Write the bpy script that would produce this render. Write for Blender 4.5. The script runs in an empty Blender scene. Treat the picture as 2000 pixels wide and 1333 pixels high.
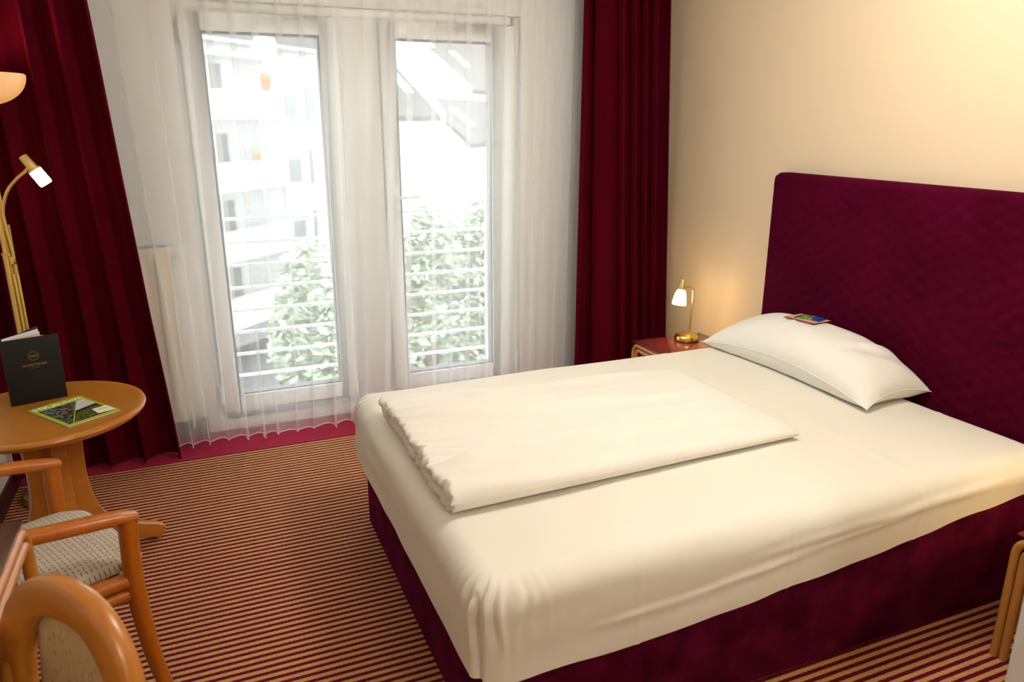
import bpy, bmesh, math, random
from mathutils import Vector, Matrix, noise

random.seed(7)
SC = bpy.context.scene
COL = SC.collection
PI = math.pi

# ------------------------------------------------------------------ camera
CAM_H = 1.6
cd = bpy.data.cameras.new('camera')
cam = bpy.data.objects.new('camera', cd)
COL.objects.link(cam)
cd.sensor_width = 36.0
cd.lens = 1465.0 / 2000.0 * 36.0
cam.location = (0, 0, CAM_H)
cam.rotation_euler = (math.radians(90 - 16.45), 0, math.radians(-22.7))
cd.clip_start = 0.05
cd.clip_end = 300
cd.dof.use_dof = True
cd.dof.focus_distance = 2.7
cd.dof.aperture_fstop = 3.5
SC.camera = cam

# ------------------------------------------------------------------ sky, exposure
SKY = 5.6
world = bpy.data.worlds.new('overcast_sky')
SC.world = world
world.use_nodes = True
bgn = world.node_tree.nodes['Background']
bgn.inputs[0].default_value = (0.93, 0.97, 1.0, 1)
bgn.inputs[1].default_value = SKY
SC.view_settings.view_transform = 'Standard'
SC.view_settings.look = 'None'
SC.view_settings.gamma = 1.0
SC.view_settings.use_curve_mapping = False
SC.view_settings.exposure = 0.2
SC.cycles.transparent_max_bounces = 16
SC.cycles.max_bounces = 5
SC.cycles.use_light_tree = False
SC.cycles.diffuse_bounces = 4
SC.cycles.glossy_bounces = 3

# portal in the balcony-door opening (guides sky sampling only, emits nothing)
pl = bpy.data.lights.new('sky_portal', 'AREA')
pl.shape = 'RECTANGLE'
pl.size = 1.8
pl.size_y = 2.2
pl.cycles.is_portal = True
po = bpy.data.objects.new('sky_portal', pl)
COL.objects.link(po)
po.location = (0.86, 4.36, 1.12)
po.rotation_euler = (math.radians(-90), 0, 0)

# ------------------------------------------------------------------ materials
def newmat(name):
    m = bpy.data.materials.new(name)
    m.use_nodes = True
    nt = m.node_tree
    b = nt.nodes['Principled BSDF']
    return m, nt, b

def N(nt, kind, **kw):
    n = nt.nodes.new(kind)
    for k, v in kw.items():
        if k in ('operation', 'blend_type', 'wave_type', 'bands_direction', 'feature', 'noise_dimensions', 'wave_profile', 'data_type', 'distance'):
            setattr(n, k, v)
        else:
            n.inputs[k].default_value = v
    return n

def L(nt, a, b):
    nt.links.new(a, b)

def simple(name, col, rough=0.5, metal=0.0, spec=0.5, **kw):
    m, nt, b = newmat(name)
    b.inputs['Base Color'].default_value = (*col, 1)
    b.inputs['Roughness'].default_value = rough
    b.inputs['Metallic'].default_value = metal
    b.inputs['Specular IOR Level'].default_value = spec
    for k, v in kw.items():
        b.inputs[k].default_value = v
    return m

def ramp(nt, stops):
    r = nt.nodes.new('ShaderNodeValToRGB')
    els = r.color_ramp.elements
    while len(els) < len(stops):
        els.new(0.5)
    for e, (p, c) in zip(els, stops):
        e.position = p
        e.color = (*c, 1)
    return r

def bump(nt, b, height, strength, dist=0.01):
    bn = N(nt, 'ShaderNodeBump', Strength=strength, Distance=dist)
    L(nt, height, bn.inputs['Height'])
    L(nt, bn.outputs[0], b.inputs['Normal'])
    return bn

def objcoord(nt, scale=(1, 1, 1), rot=(0, 0, 0)):
    tc = nt.nodes.new('ShaderNodeTexCoord')
    mp = nt.nodes.new('ShaderNodeMapping')
    mp.inputs['Scale'].default_value = scale
    mp.inputs['Rotation'].default_value = rot
    L(nt, tc.outputs['Object'], mp.inputs[0])
    return mp.outputs[0]

def wood(name, c1, c2, rough=0.3, scale=(3, 40, 40), coat=0.12):
    m, nt, b = newmat(name)
    v = objcoord(nt, scale)
    n = N(nt, 'ShaderNodeTexNoise', Scale=1.0, Detail=6.0, Roughness=0.6)
    L(nt, v, n.inputs['Vector'])
    r = ramp(nt, [(0.3, c1), (0.7, c2)])
    L(nt, n.outputs[0], r.inputs[0])
    L(nt, r.outputs[0], b.inputs['Base Color'])
    b.inputs['Roughness'].default_value = rough
    b.inputs['Coat Weight'].default_value = coat
    b.inputs['Coat Roughness'].default_value = 0.25
    bump(nt, b, n.outputs[0], 0.08, 0.002)
    return m

def fabric(name, col, col2=None, rough=0.9, sheen=0.0, wscale=900, bs=0.15, mott=3.0, sheen_tint=(1, 1, 1), big=0.0, bigscale=8, spec=0.25):
    m, nt, b = newmat(name)
    v = objcoord(nt)
    n = N(nt, 'ShaderNodeTexNoise', Scale=mott, Detail=4.0)
    L(nt, v, n.inputs['Vector'])
    c2 = col2 or tuple(x * 0.92 for x in col)
    r = ramp(nt, [(0.35, col), (0.65, c2)])
    L(nt, n.outputs[0], r.inputs[0])
    L(nt, r.outputs[0], b.inputs['Base Color'])
    b.inputs['Roughness'].default_value = rough
    b.inputs['Specular IOR Level'].default_value = spec
    b.inputs['Sheen Weight'].default_value = sheen
    b.inputs['Sheen Roughness'].default_value = 0.4
    b.inputs['Sheen Tint'].default_value = (*sheen_tint, 1)
    n2 = N(nt, 'ShaderNodeTexNoise', Scale=wscale, Detail=2.0)
    L(nt, v, n2.inputs['Vector'])
    h = n2.outputs[0]
    if big > 0:
        n3 = N(nt, 'ShaderNodeTexNoise', Scale=bigscale, Detail=3.0)
        L(nt, v, n3.inputs['Vector'])
        ma = N(nt, 'ShaderNodeMath', operation='MULTIPLY_ADD')
        ma.inputs[1].default_value = big
        L(nt, n3.outputs[0], ma.inputs[0])
        L(nt, n2.outputs[0], ma.inputs[2])
        h = ma.outputs[0]
    bump(nt, b, h, bs, 0.002)
    return m

M = {}
M['oak'] = wood('honey_wood', (0.42, 0.145, 0.015), (0.50, 0.185, 0.024), 0.3)
M['table_wood'] = wood('table_wood', (0.36, 0.135, 0.012), (0.42, 0.165, 0.02), 0.32, scale=(4, 60, 60))
M['beech'] = wood('light_beech', (0.47, 0.20, 0.045), (0.54, 0.24, 0.06), 0.32)
M['red_wood'] = wood('reddish_wood', (0.38, 0.095, 0.004), (0.46, 0.125, 0.007), 0.33)
M['drawer'] = wood('drawer_wood', (0.28, 0.12, 0.05), (0.34, 0.15, 0.06), 0.5)
M['maroon_top'] = simple('maroon_laminate', (0.115, 0.02, 0.018), 0.12, 0, 0.5, **{'Coat Weight': 0.5, 'Coat Roughness': 0.08})
M['desk_top'] = simple('mauve_laminate', (0.05, 0.014, 0.016), 0.22, 0, 0.5)
M['brass'] = simple('brass', (0.83, 0.58, 0.18), 0.24, 1.0)
M['brass_satin'] = simple('satin_brass', (0.72, 0.52, 0.20), 0.38, 1.0)
M['black'] = simple('black_rubber', (0.012, 0.012, 0.012), 0.5)
M['white_pvc'] = simple('white_pvc', (0.88, 0.90, 0.89), 0.35)
M['grey_gasket'] = simple('grey_gasket', (0.14, 0.15, 0.14), 0.6)
M['white_metal'] = simple('white_painted_metal', (0.85, 0.86, 0.85), 0.4)
M['rad_white'] = simple('radiator_enamel', (0.85, 0.78, 0.66), 0.4)
M['rad_dark'] = simple('radiator_slot', (0.05, 0.05, 0.05), 0.7)
M['ceil'] = simple('ceiling_paint', (0.86, 0.83, 0.78), 0.9)
M['white_wall'] = simple('white_paint', (0.82, 0.82, 0.80), 0.7)
M['sheet'] = fabric('ivory_sheet', (0.82, 0.79, 0.69), (0.80, 0.765, 0.665), 0.75, 0.15, 700, 0.12, 2.0, big=1.2, bigscale=7)
M['duvet'] = fabric('ivory_duvet_cover', (0.84, 0.81, 0.73), (0.82, 0.785, 0.70), 0.65, 0.15, 700, 0.10, 2.0, big=0.8, bigscale=10)
M['pillow'] = fabric('ivory_pillowcase', (0.84, 0.82, 0.76), (0.82, 0.80, 0.74), 0.65, 0.15, 700, 0.10, 2.0, big=0.8, bigscale=9)
M['drape'] = fabric('wine_drape', (0.082, 0.0008, 0.0085), (0.07, 0.0006, 0.007), 0.9, 0.03, 900, 0.12, 4.0, (0.6, 0.02, 0.1), spec=0.04)
M['velvet'] = fabric('plum_velvet', (0.090, 0.0030, 0.022), (0.034, 0.0004, 0.007), 0.85, 0.18, 300, 0.2, 9.0, (0.55, 0.03, 0.20), spec=0.03, big=2.5, bigscale=12)  # two-tone mottling puts the velvet's sheen streaks into the colour
M['quilt'] = fabric('plum_quilted_velvet', (0.062, 0.0006, 0.0125), (0.048, 0.0004, 0.009), 0.85, 0.10, 400, 0.15, 5.0, (0.5, 0.01, 0.14), spec=0.03)
M['red_carpet'] = fabric('crimson_carpet', (0.30, 0.006, 0.035), (0.24, 0.004, 0.026), 0.95, 0.2, 500, 0.6, 60, (0.8, 0.2, 0.3))
M['skirting'] = simple('dark_red_skirting', (0.045, 0.004, 0.006), 0.5)

def carpet():
    m, nt, b = newmat('striped_carpet')
    geo = nt.nodes.new('ShaderNodeTexCoord')
    sep = nt.nodes.new('ShaderNodeSeparateXYZ')
    L(nt, geo.outputs['Object'], sep.inputs[0])
    nz = N(nt, 'ShaderNodeTexNoise', Scale=140.0, Detail=2.0)
    L(nt, geo.outputs['Object'], nz.inputs['Vector'])
    # wobble of the yarn rows
    w = N(nt, 'ShaderNodeMath', operation='MULTIPLY_ADD')
    w.inputs[1].default_value = 0.0045
    L(nt, nz.outputs[0], w.inputs[0])
    L(nt, sep.outputs['Y'], w.inputs[2])
    d = N(nt, 'ShaderNodeMath', operation='DIVIDE')
    d.inputs[1].default_value = 0.0285
    L(nt, w.outputs[0], d.inputs[0])
    fr = N(nt, 'ShaderNodeMath', operation='FRACT')
    L(nt, d.outputs[0], fr.inputs[0])
    # triangle 0..1
    s = N(nt, 'ShaderNodeMath', operation='SUBTRACT'); s.inputs[1].default_value = 0.5
    L(nt, fr.outputs[0], s.inputs[0])
    a = N(nt, 'ShaderNodeMath', operation='ABSOLUTE')
    L(nt, s.outputs[0], a.inputs[0])
    r = ramp(nt, [(0.235, (0.0, 0.0, 0.0)), (0.275, (1, 1, 1))])
    L(nt, a.outputs[0], r.inputs[0])
    nc = N(nt, 'ShaderNodeTexNoise', Scale=220.0, Detail=3.0)
    L(nt, geo.outputs['Object'], nc.inputs['Vector'])
    tan = ramp(nt, [(0.3, (0.44, 0.245, 0.09)), (0.7, (0.62, 0.37, 0.155))])
    red = ramp(nt, [(0.3, (0.115, 0.002, 0.010)), (0.7, (0.17, 0.004, 0.016))])
    L(nt, nc.outputs[0], tan.inputs[0]); L(nt, nc.outputs[0], red.inputs[0])
    mx = nt.nodes.new('ShaderNodeMix'); mx.data_type = 'RGBA'
    L(nt, r.outputs[0], mx.inputs[0])
    L(nt, tan.outputs[0], mx.inputs[6]); L(nt, red.outputs[0], mx.inputs[7])
    L(nt, mx.outputs[2], b.inputs['Base Color'])
    b.inputs['Roughness'].default_value = 0.95
    b.inputs['Specular IOR Level'].default_value = 0.1
    inv = N(nt, 'ShaderNodeMath', operation='MULTIPLY_ADD')
    inv.inputs[1].default_value = -1.2
    L(nt, a.outputs[0], inv.inputs[0]); L(nt, nc.outputs[0], inv.inputs[2])
    bump(nt, b, inv.outputs[0], 0.6, 0.006)
    return m
M['carpet'] = carpet()

def wallpaper():
    m, nt, b = newmat('cream_ribbed_wallpaper')
    v = objcoord(nt, (14, 14, 420))
    n = N(nt, 'ShaderNodeTexNoise', Scale=1.0, Detail=3.0)
    L(nt, v, n.inputs['Vector'])
    b.inputs['Base Color'].default_value = (0.72, 0.575, 0.40, 1)
    b.inputs['Roughness'].default_value = 0.8
    b.inputs['Specular IOR Level'].default_value = 0.2
    bump(nt, b, n.outputs[0], 0.22, 0.002)
    return m
M['wall'] = wallpaper()

def sheer(name, trans, tint):
    m, nt, b = newmat(name)
    nt.nodes.remove(b)
    out = nt.nodes['Material Output']
    t = nt.nodes.new('ShaderNodeBsdfTransparent')
    t.inputs[0].default_value = (1, 1, 1, 1)
    tl = nt.nodes.new('ShaderNodeBsdfTranslucent'); tl.inputs[0].default_value = (*tint, 1)
    df = nt.nodes.new('ShaderNodeBsdfDiffuse'); df.inputs[0].default_value = (*tint, 1)
    m1 = nt.nodes.new('ShaderNodeMixShader'); m1.inputs[0].default_value = 0.52
    L(nt, tl.outputs[0], m1.inputs[1]); L(nt, df.outputs[0], m1.inputs[2])
    m2 = nt.nodes.new('ShaderNodeMixShader'); m2.inputs[0].default_value = trans
    L(nt, m1.outputs[0], m2.inputs[1]); L(nt, t.outputs[0], m2.inputs[2])
    L(nt, m2.outputs[0], out.inputs[0])
    return m
M['sheer'] = sheer('white_voile', 0.71, (0.97, 0.97, 0.965))
M['sheer_hem'] = sheer('white_voile_hem', 0.12, (0.92, 0.92, 0.92))

def glass():
    m, nt, b = newmat('window_glass')
    nt.nodes.remove(b)
    out = nt.nodes['Material Output']
    t = nt.nodes.new('ShaderNodeBsdfTransparent'); t.inputs[0].default_value = (0.93, 0.96, 0.95, 1)
    g = nt.nodes.new('ShaderNodeBsdfGlossy'); g.inputs['Roughness'].default_value = 0.02
    mx = nt.nodes.new('ShaderNodeMixShader'); mx.inputs[0].default_value = 0.03
    L(nt, t.outputs[0], mx.inputs[1]); L(nt, g.outputs[0], mx.inputs[2])
    L(nt, mx.outputs[0], out.inputs[0])
    return m
M['glass'] = glass()

def glow(name, col, strength, base=(0.9, 0.85, 0.75)):
    m, nt, b = newmat(name)
    b.inputs['Base Color'].default_value = (*base, 1)
    b.inputs['Roughness'].default_value = 0.4
    b.inputs['Emission Color'].default_value = (*col, 1)
    b.inputs['Emission Strength'].default_value = strength
    return m
M['shade_on'] = glow('lit_opal_glass', (1.0, 0.70, 0.30), 30.0)
M['spot_on'] = glow('lit_spot_glass', (1.0, 0.70, 0.30), 22.0)
M['bowl_on'] = glow('lit_opal_bowl', (1.0, 0.42, 0.10), 0.50, (0.55, 0.42, 0.28))
M['ceil_on'] = glow('lit_opal_globe', (1.0, 0.95, 0.87), 74.0)

M['fill_on'] = glow('fill_globe_glow', (1.0, 0.95, 0.87), 46.0)  # glow of the added fill globe

def woven():
    m, nt, b = newmat('woven_upholstery')
    v = objcoord(nt, (1, 1, 1))
    sep = nt.nodes.new('ShaderNodeSeparateXYZ'); L(nt, v, sep.inputs[0])
    def tri(sock, period, phase=0.0):
        a = N(nt, 'ShaderNodeMath', operation='MULTIPLY_ADD'); a.inputs[1].default_value = 1.0 / period; a.inputs[2].default_value = phase + 100
        L(nt, sock, a.inputs[0])
        f = N(nt, 'ShaderNodeMath', operation='FRACT'); L(nt, a.outputs[0], f.inputs[0])
        return f.outputs[0]
    def cmp(sock, thr, op='LESS_THAN'):
        c = N(nt, 'ShaderNodeMath', operation=op); c.inputs[1].default_value = thr
        L(nt, sock, c.inputs[0]); return c.outputs[0]
    def mul(a, b2):
        c = N(nt, 'ShaderNodeMath', operation='MULTIPLY'); L(nt, a, c.inputs[0]); L(nt, b2, c.inputs[1]); return c.outputs[0]
    dash = mul(cmp(tri(sep.outputs['X'], 0.016), 0.62), cmp(tri(sep.outputs['Y'], 0.0125), 0.2))
    pink = mul(cmp(tri(sep.outputs['X'], 0.032, 0.3), 0.5), cmp(tri(sep.outputs['Y'], 0.025, 0.4), 0.45))
    m1 = nt.nodes.new('ShaderNodeMix'); m1.data_type = 'RGBA'
    m1.inputs[6].default_value = (0.50, 0.44, 0.34, 1); m1.inputs[7].default_value = (0.50, 0.35, 0.28, 1)
    L(nt, pink, m1.inputs[0])
    m2 = nt.nodes.new('ShaderNodeMix'); m2.data_type = 'RGBA'
    m2.inputs[7].default_value = (0.15, 0.13, 0.11, 1)
    L(nt, dash, m2.inputs[0]); L(nt, m1.outputs[2], m2.inputs[6])
    L(nt, m2.outputs[2], b.inputs['Base Color'])
    b.inputs['Roughness'].default_value = 0.9
    n = N(nt, 'ShaderNodeTexNoise', Scale=500.0); L(nt, v, n.inputs['Vector'])
    bump(nt, b, n.outputs[0], 0.3, 0.002)
    return m
M['woven'] = woven()

def backfabric():
    m, nt, b = newmat('beige_moire_upholstery')
    v = objcoord(nt, (14, 14, 5))
    n = N(nt, 'ShaderNodeTexNoise', Scale=2.2, Detail=2.0, Distortion=2.0); L(nt, v, n.inputs['Vector'])
    v2 = objcoord(nt, (60, 60, 28), (0.3, 0.5, 0.4))
    n2 = N(nt, 'ShaderNodeTexVoronoi', Scale=1.6); L(nt, v2, n2.inputs['Vector'])
    r = ramp(nt, [(0.35, (0.60, 0.41, 0.18)), (0.5, (0.50, 0.37, 0.19)), (0.65, (0.62, 0.41, 0.19))])
    L(nt, n.outputs[0], r.inputs[0])
    r2 = ramp(nt, [(0.18, (0.55, 0.6, 0.55)), (0.3, (1, 1, 1))])
    L(nt, n2.outputs[0], r2.inputs[0])
    mm = nt.nodes.new('ShaderNodeMix'); mm.data_type = 'RGBA'; mm.blend_type = 'MULTIPLY'; mm.inputs[0].default_value = 0.7
    L(nt, r.outputs[0], mm.inputs[6]); L(nt, r2.outputs[0], mm.inputs[7])
    L(nt, mm.outputs[2], b.inputs['Base Color'])
    b.inputs['Roughness'].default_value = 0.85
    return m
M['moire'] = backfabric()

# ------------------------------------------------------------------ mesh helpers
class MB:
    """collects shapes, then links them as ONE mesh object"""
    def __init__(self):
        self.v = []; self.f = []
    def add(self, vs, fs):
        o = len(self.v)
        self.v += [tuple(p) for p in vs]
        self.f += [tuple(i + o for i in f) for f in fs]
        return self
    def box(self, x0, x1, y0, y1, z0, z1):
        vs = [(x0, y0, z0), (x1, y0, z0), (x1, y1, z0), (x0, y1, z0), (x0, y0, z1), (x1, y0, z1), (x1, y1, z1), (x0, y1, z1)]
        return self.add(vs, [(0, 3, 2, 1), (4, 5, 6, 7), (0, 1, 5, 4), (1, 2, 6, 5), (2, 3, 7, 6), (3, 0, 4, 7)])
    def tube(self, pts, rad, n=12, caps=True, flat=None, up=(0, 0, 1)):
        """tube along points; rad a number or list; flat=(a,b) gives an elliptical / rounded section"""
        pts = [Vector(p) for p in pts]
        k = len(pts)
        rs = rad if isinstance(rad, (list, tuple)) else [rad] * k
        vs = []; fs = []
        prev = None
        for i, p in enumerate(pts):
            if i == 0: t = pts[1] - pts[0]
            elif i == k - 1: t = pts[-1] - pts[-2]
            else: t = (pts[i + 1] - pts[i]).normalized() + (pts[i] - pts[i - 1]).normalized()
            t.normalize()
            if prev is None:
                u = Vector(up)
                if abs(u.dot(t)) > 0.95: u = Vector((1, 0, 0)) if abs(t.x) < 0.9 else Vector((0, 1, 0))
            else: u = prev
            a = (u - t * u.dot(t)).normalized()
            prev = a
            b = t.cross(a)
            fa, fb = flat if flat else (1, 1)
            for j in range(n):
                th = 2 * PI * j / n
                c, s = math.cos(th), math.sin(th)
                if flat:
                    c = math.copysign(abs(c) ** 0.6, c); s = math.copysign(abs(s) ** 0.6, s)
                vs.append(p + a * (rs[i] * fa * c) + b * (rs[i] * fb * s))
        for i in range(k - 1):
            for j in range(n):
                j2 = (j + 1) % n
                fs.append((i * n + j, i * n + j2, (i + 1) * n + j2, (i + 1) * n + j))
        if caps:
            fs.append(tuple(range(n - 1, -1, -1)))
            fs.append(tuple((k - 1) * n + j for j in range(n)))
        return self.add(vs, fs)
    def lathe(self, prof, n=32, c=(0, 0, 0), axis=None, closed=False):
        """revolve (r,z) profile"""
        vs = []; fs = []
        mat = Matrix.Identity(3)
        if axis is not None:
            mat = Vector((0, 0, 1)).rotation_difference(Vector(axis).normalized()).to_matrix()
        c = Vector(c)
        for (r, z) in prof:
            for j in range(n):
                th = 2 * PI * j / n
                vs.append(c + mat @ Vector((r * math.cos(th), r * math.sin(th), z)))
        k = len(prof)
        rng = k if closed else k - 1
        for i in range(rng):
            i2 = (i + 1) % k
            for j in range(n):
                j2 = (j + 1) % n
                fs.append((i * n + j, i * n + j2, i2 * n + j2, i2 * n + j))
        if not closed:
            if prof[0][0] > 1e-6: fs.append(tuple(range(n - 1, -1, -1)))
            if prof[-1][0] > 1e-6: fs.append(tuple((k - 1) * n + j for j in range(n)))
        return self.add(vs, fs)
    def prism(self, poly, z0, z1):
        """extrude an xy polygon from z0 to z1"""
        n = len(poly)
        vs = [(x, y, z0) for x, y in poly] + [(x, y, z1) for x, y in poly]
        fs = [tuple(range(n - 1, -1, -1)), tuple(range(n, 2 * n))]
        for i in range(n):
            j = (i + 1) % n
            fs.append((i, j, n + j, n + i))
        return self.add(vs, fs)
    def xf(self, fn):
        self.v = [tuple(fn(Vector(p))) for p in self.v]
        return self
    def build(self, name, mat, parent=None, smooth=True, bevel=0.0, segs=2, loc=None, sharp=35):
        me = bpy.data.meshes.new(name)
        me.from_pydata(self.v, [], self.f)
        bm = bmesh.new(); bm.from_mesh(me)
        bmesh.ops.remove_doubles(bm, verts=bm.verts, dist=1e-6)
        bmesh.ops.recalc_face_normals(bm, faces=bm.faces)
        if bevel > 0:
            es = [e for e in bm.edges if len(e.link_faces) == 2 and e.calc_face_angle(0) > math.radians(30)]
            bmesh.ops.bevel(bm, geom=es, offset=bevel, segments=segs, affect='EDGES', profile=0.5)
        if smooth:
            for f in bm.faces: f.smooth = True
            for e in bm.edges:
                if len(e.link_faces) == 2 and e.calc_face_angle(0) > math.radians(sharp): e.smooth = False
        bm.to_mesh(me); bm.free()
        me.materials.append(mat)
        o = bpy.data.objects.new(name, me)
        COL.objects.link(o)
        if parent: o.parent = parent
        if loc: o.location = loc
        return o

def box(name, x0, x1, y0, y1, z0, z1, mat, parent=None, bevel=0.0, segs=2):
    return MB().box(x0, x1, y0, y1, z0, z1).build(name, mat, parent, smooth=bevel > 0, bevel=bevel, segs=segs)

def tag(o, label, cat, group=None):
    o['label'] = label; o['category'] = cat
    if group: o['group'] = group
    return o

def struct(o, label=None, cat=None):
    o['kind'] = 'structure'
    if label: o['label'] = label
    if cat: o['category'] = cat
    return o

def thing(name, label, cat, loc=(0, 0, 0), rz=0.0, group=None):
    e = bpy.data.objects.new(name, None)
    COL.objects.link(e)
    e.empty_display_size = 0.05
    e.location = loc; e.rotation_euler = (0, 0, rz)
    return tag(e, label, cat, group)

def arc(c, r, a0, a1, n, plane='yz'):
    out = []
    for i in range(n + 1):
        a = math.radians(a0 + (a1 - a0) * i / n)
        out.append((c[0] + r * math.cos(a), c[1] + r * math.sin(a)))
    return out

def catmull(pts, n=8):
    pts = [Vector(p) for p in pts]
    P = [pts[0] * 2 - pts[1]] + pts + [pts[-1] * 2 - pts[-2]]
    out = []
    for i in range(1, len(P) - 2):
        for k in range(n):
            t = k / n
            a, b, c, d = P[i - 1], P[i], P[i + 1], P[i + 2]
            out.append(0.5 * ((2 * b) + (c - a) * t + (2 * a - 5 * b + 4 * c - d) * t * t + (3 * b - a - 3 * c + d) * t ** 3))
    out.append(pts[-1])
    return out

def text_mesh(name, body, size, mat, parent, mtx, extrude=0.0003, bold=0.0):
    cu = bpy.data.curves.new(name, 'FONT')
    cu.body = body; cu.size = size; cu.extrude = extrude; cu.align_x = 'CENTER'; cu.align_y = 'CENTER'
    cu.offset = bold
    tmp = bpy.data.objects.new(name, cu)
    COL.objects.link(tmp)
    bpy.context.view_layer.update()
    dg = bpy.context.evaluated_depsgraph_get()
    me = bpy.data.meshes.new_from_object(tmp.evaluated_get(dg))
    bpy.data.objects.remove(tmp)
    me.name = name
    me.materials.clear(); me.materials.append(mat)
    me.transform(mtx)
    o = bpy.data.objects.new(name, me)
    COL.objects.link(o)
    o.parent = parent
    return o

# ------------------------------------------------------------------ room shell
XL, XR, YB, YW, ZC = -0.89, 2.62, -1.6, 4.02, 2.5
struct(box('floor', XL - 0.2, XR + 0.2, YB - 0.2, 3.70, -0.2, 0.0, M['carpet']), 'carpet with fine tan and dark red stripes across the room', 'carpet')
struct(box('trim_1', XL - 0.2, XR + 0.2, 3.70, YW + 0.3, -0.2, 0.003, M['red_carpet']), 'plain crimson carpet border along the balcony doors', 'carpet border')
struct(box('ceiling', XL - 0.2, XR + 0.2, YB - 0.2, YW + 0.3, ZC, ZC + 0.2, M['ceil']))
struct(box('wall_right', XR, XR + 0.2, YB - 0.2, YW + 0.3, 0, ZC, M['wall']), 'cream ribbed wallpaper wall behind the headboard', 'wall')
struct(box('wall_left', XL - 0.2, XL, YB - 0.2, YW + 0.3, 0, ZC, M['white_wall']))
struct(box('wall_back', XL, XR, YB - 0.2, YB, 0, ZC, M['wall']))
struct(box('wall_entry', 1.335, XR, 0.52, 0.74, 0, ZC, M['white_wall'], bevel=0.004), 'white wall end cropped by the lower right corner', 'wall')
# window wall: four blocks round the opening
OX0, OX1, OZ0, OZ1 = -0.005, 1.735, 0.05, 2.135
wf = MB()
wf.box(XL, OX0, YW, YW + 0.3, 0, ZC); wf.box(OX1, XR, YW, YW + 0.3, 0, ZC)
wf.box(OX0, OX1, YW, YW + 0.3, OZ1, ZC); wf.box(OX0, OX1, YW, YW + 0.3, -0.2, OZ0)
struct(wf.build('wall_front', M['white_wall'], smooth=False), 'white wall around the balcony doors', 'wall')
struct(box('baseboard_left', XL, XL + 0.014, 1.9, YW - 0.25, 0, 0.085, M['skirting'], bevel=0.003))
struct(box('baseboard_front', XL, OX0 - 0.05, YW - 0.014, YW, 0.003, 0.10, simple('grey_skirting', (0.28, 0.28, 0.29), 0.6), bevel=0.003))

# fixed frame of the balcony doors
FY0, FY1 = 4.06, 4.14
fr = MB()
fr.box(OX0, OX0 + 0.045, FY0, FY1, OZ0, OZ1); fr.box(OX1 - 0.045, OX1, FY0, FY1, OZ0, OZ1)
fr.box(OX0 + 0.045, OX1 - 0.045, FY0, FY1, OZ1 - 0.045, OZ1); fr.box(OX0 + 0.045, OX1 - 0.045, FY0, FY1, OZ0, OZ0 + 0.045)
fr.box(0.745, 0.955, FY0, FY1, OZ0 + 0.045, OZ1 - 0.045)
struct(fr.build('trim_2', M['white_pvc'], bevel=0.004), 'white fixed frame with a wide post between the balcony doors', 'door frame')

def balcony_door(name, x0, x1, gx0, gx1, label, handle_x, hinge_x):
    z0, z1 = 0.10, 2.085
    gz0, gz1 = 0.185, 2.0
    y0, y1 = 4.03, 4.10
    lf = MB()
    lf.box(x0, gx0, y0, y1, z0, z1); lf.box(gx1, x1, y0, y1, z0, z1)
    lf.box(gx0, gx1, y0, y1, gz1, z1); lf.box(gx0, gx1, y0, y1, z0, gz0)
    o = lf.build(name, M['white_pvc'], bevel=0.004)
    struct(o, label, 'door')
    g = MB(); t = 0.008
    g.box(gx0, gx0 + t, y0 + .012, y1, gz0, gz1); g.box(gx1 - t, gx1, y0 + .012, y1, gz0, gz1)
    g.box(gx0 + t, gx1 - t, y0 + .012, y1, gz1 - t, gz1); g.box(gx0 + t, gx1 - t, y0 + .012, y1, gz0, gz0 + t)
    g.build('gasket', M['grey_gasket'], o, smooth=False)
    box('glass_pane', gx0 + t, gx1 - t, y0 + 0.04, y0 + 0.046, gz0 + t, gz1 - t, M['glass'], o)
    if handle_x is not None:
        h = MB(); h.box(handle_x - 0.014, handle_x + 0.014, y0 - 0.01, y0, 1.12, 1.27)
        hp = h.build('handle_plate', M['white_metal'], o, bevel=0.004)
        h = MB(); h.tube([(handle_x, y0 - 0.01, 1.2), (handle_x, y0 - 0.045, 1.2), (handle_x + 0.012, y0 - 0.055, 1.2), (handle_x + 0.13, y0 - 0.055, 1.2)], 0.009, 10)
        h.build('handle', M['white_metal'], o)
    for z in (0.2, 2.0):
        h = MB(); h.tube([(hinge_x, y0 - 0.008, z - 0.05), (hinge_x, y0 - 0.008, z + 0.05)], 0.009, 10)
        h.build('hinge', M['white_metal'], o)
    return o
balcony_door('door_1', 0.025, 0.735, 0.11, 0.655, 'white left balcony door with a full height pane', None, 0.022)
balcony_door('door_2', 0.958, 1.705, 1.035, 1.565, 'white right balcony door with a lever handle', 1.005, 1.71)

# railings outside the doors
def railing(x0, x1, label):
    r = thing('balcony_railing', label, 'railing', ((x0 + x1) / 2, 4.30, 0.05), group='railings outside the balcony doors')
    w = (x1 - x0) / 2
    for z in [0.21 + 0.1255 * k - 0.05 for k in range(8)]:
        MB().tube([(-w, 0, z), (w, 0, z)], 0.010, 10).build('rail', M['white_metal'], r)
    for s in (-1, 1):
        MB().box(s * w - 0.012, s * w + 0.012, -0.012, 0.012, -0.05, 1.06).build('post', M['white_metal'], r, bevel=0.003)
railing(0.0, 0.80, 'white tubular railing outside the left balcony door')
railing(0.92, 1.63, 'white tubular railing outside the right balcony door')

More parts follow.
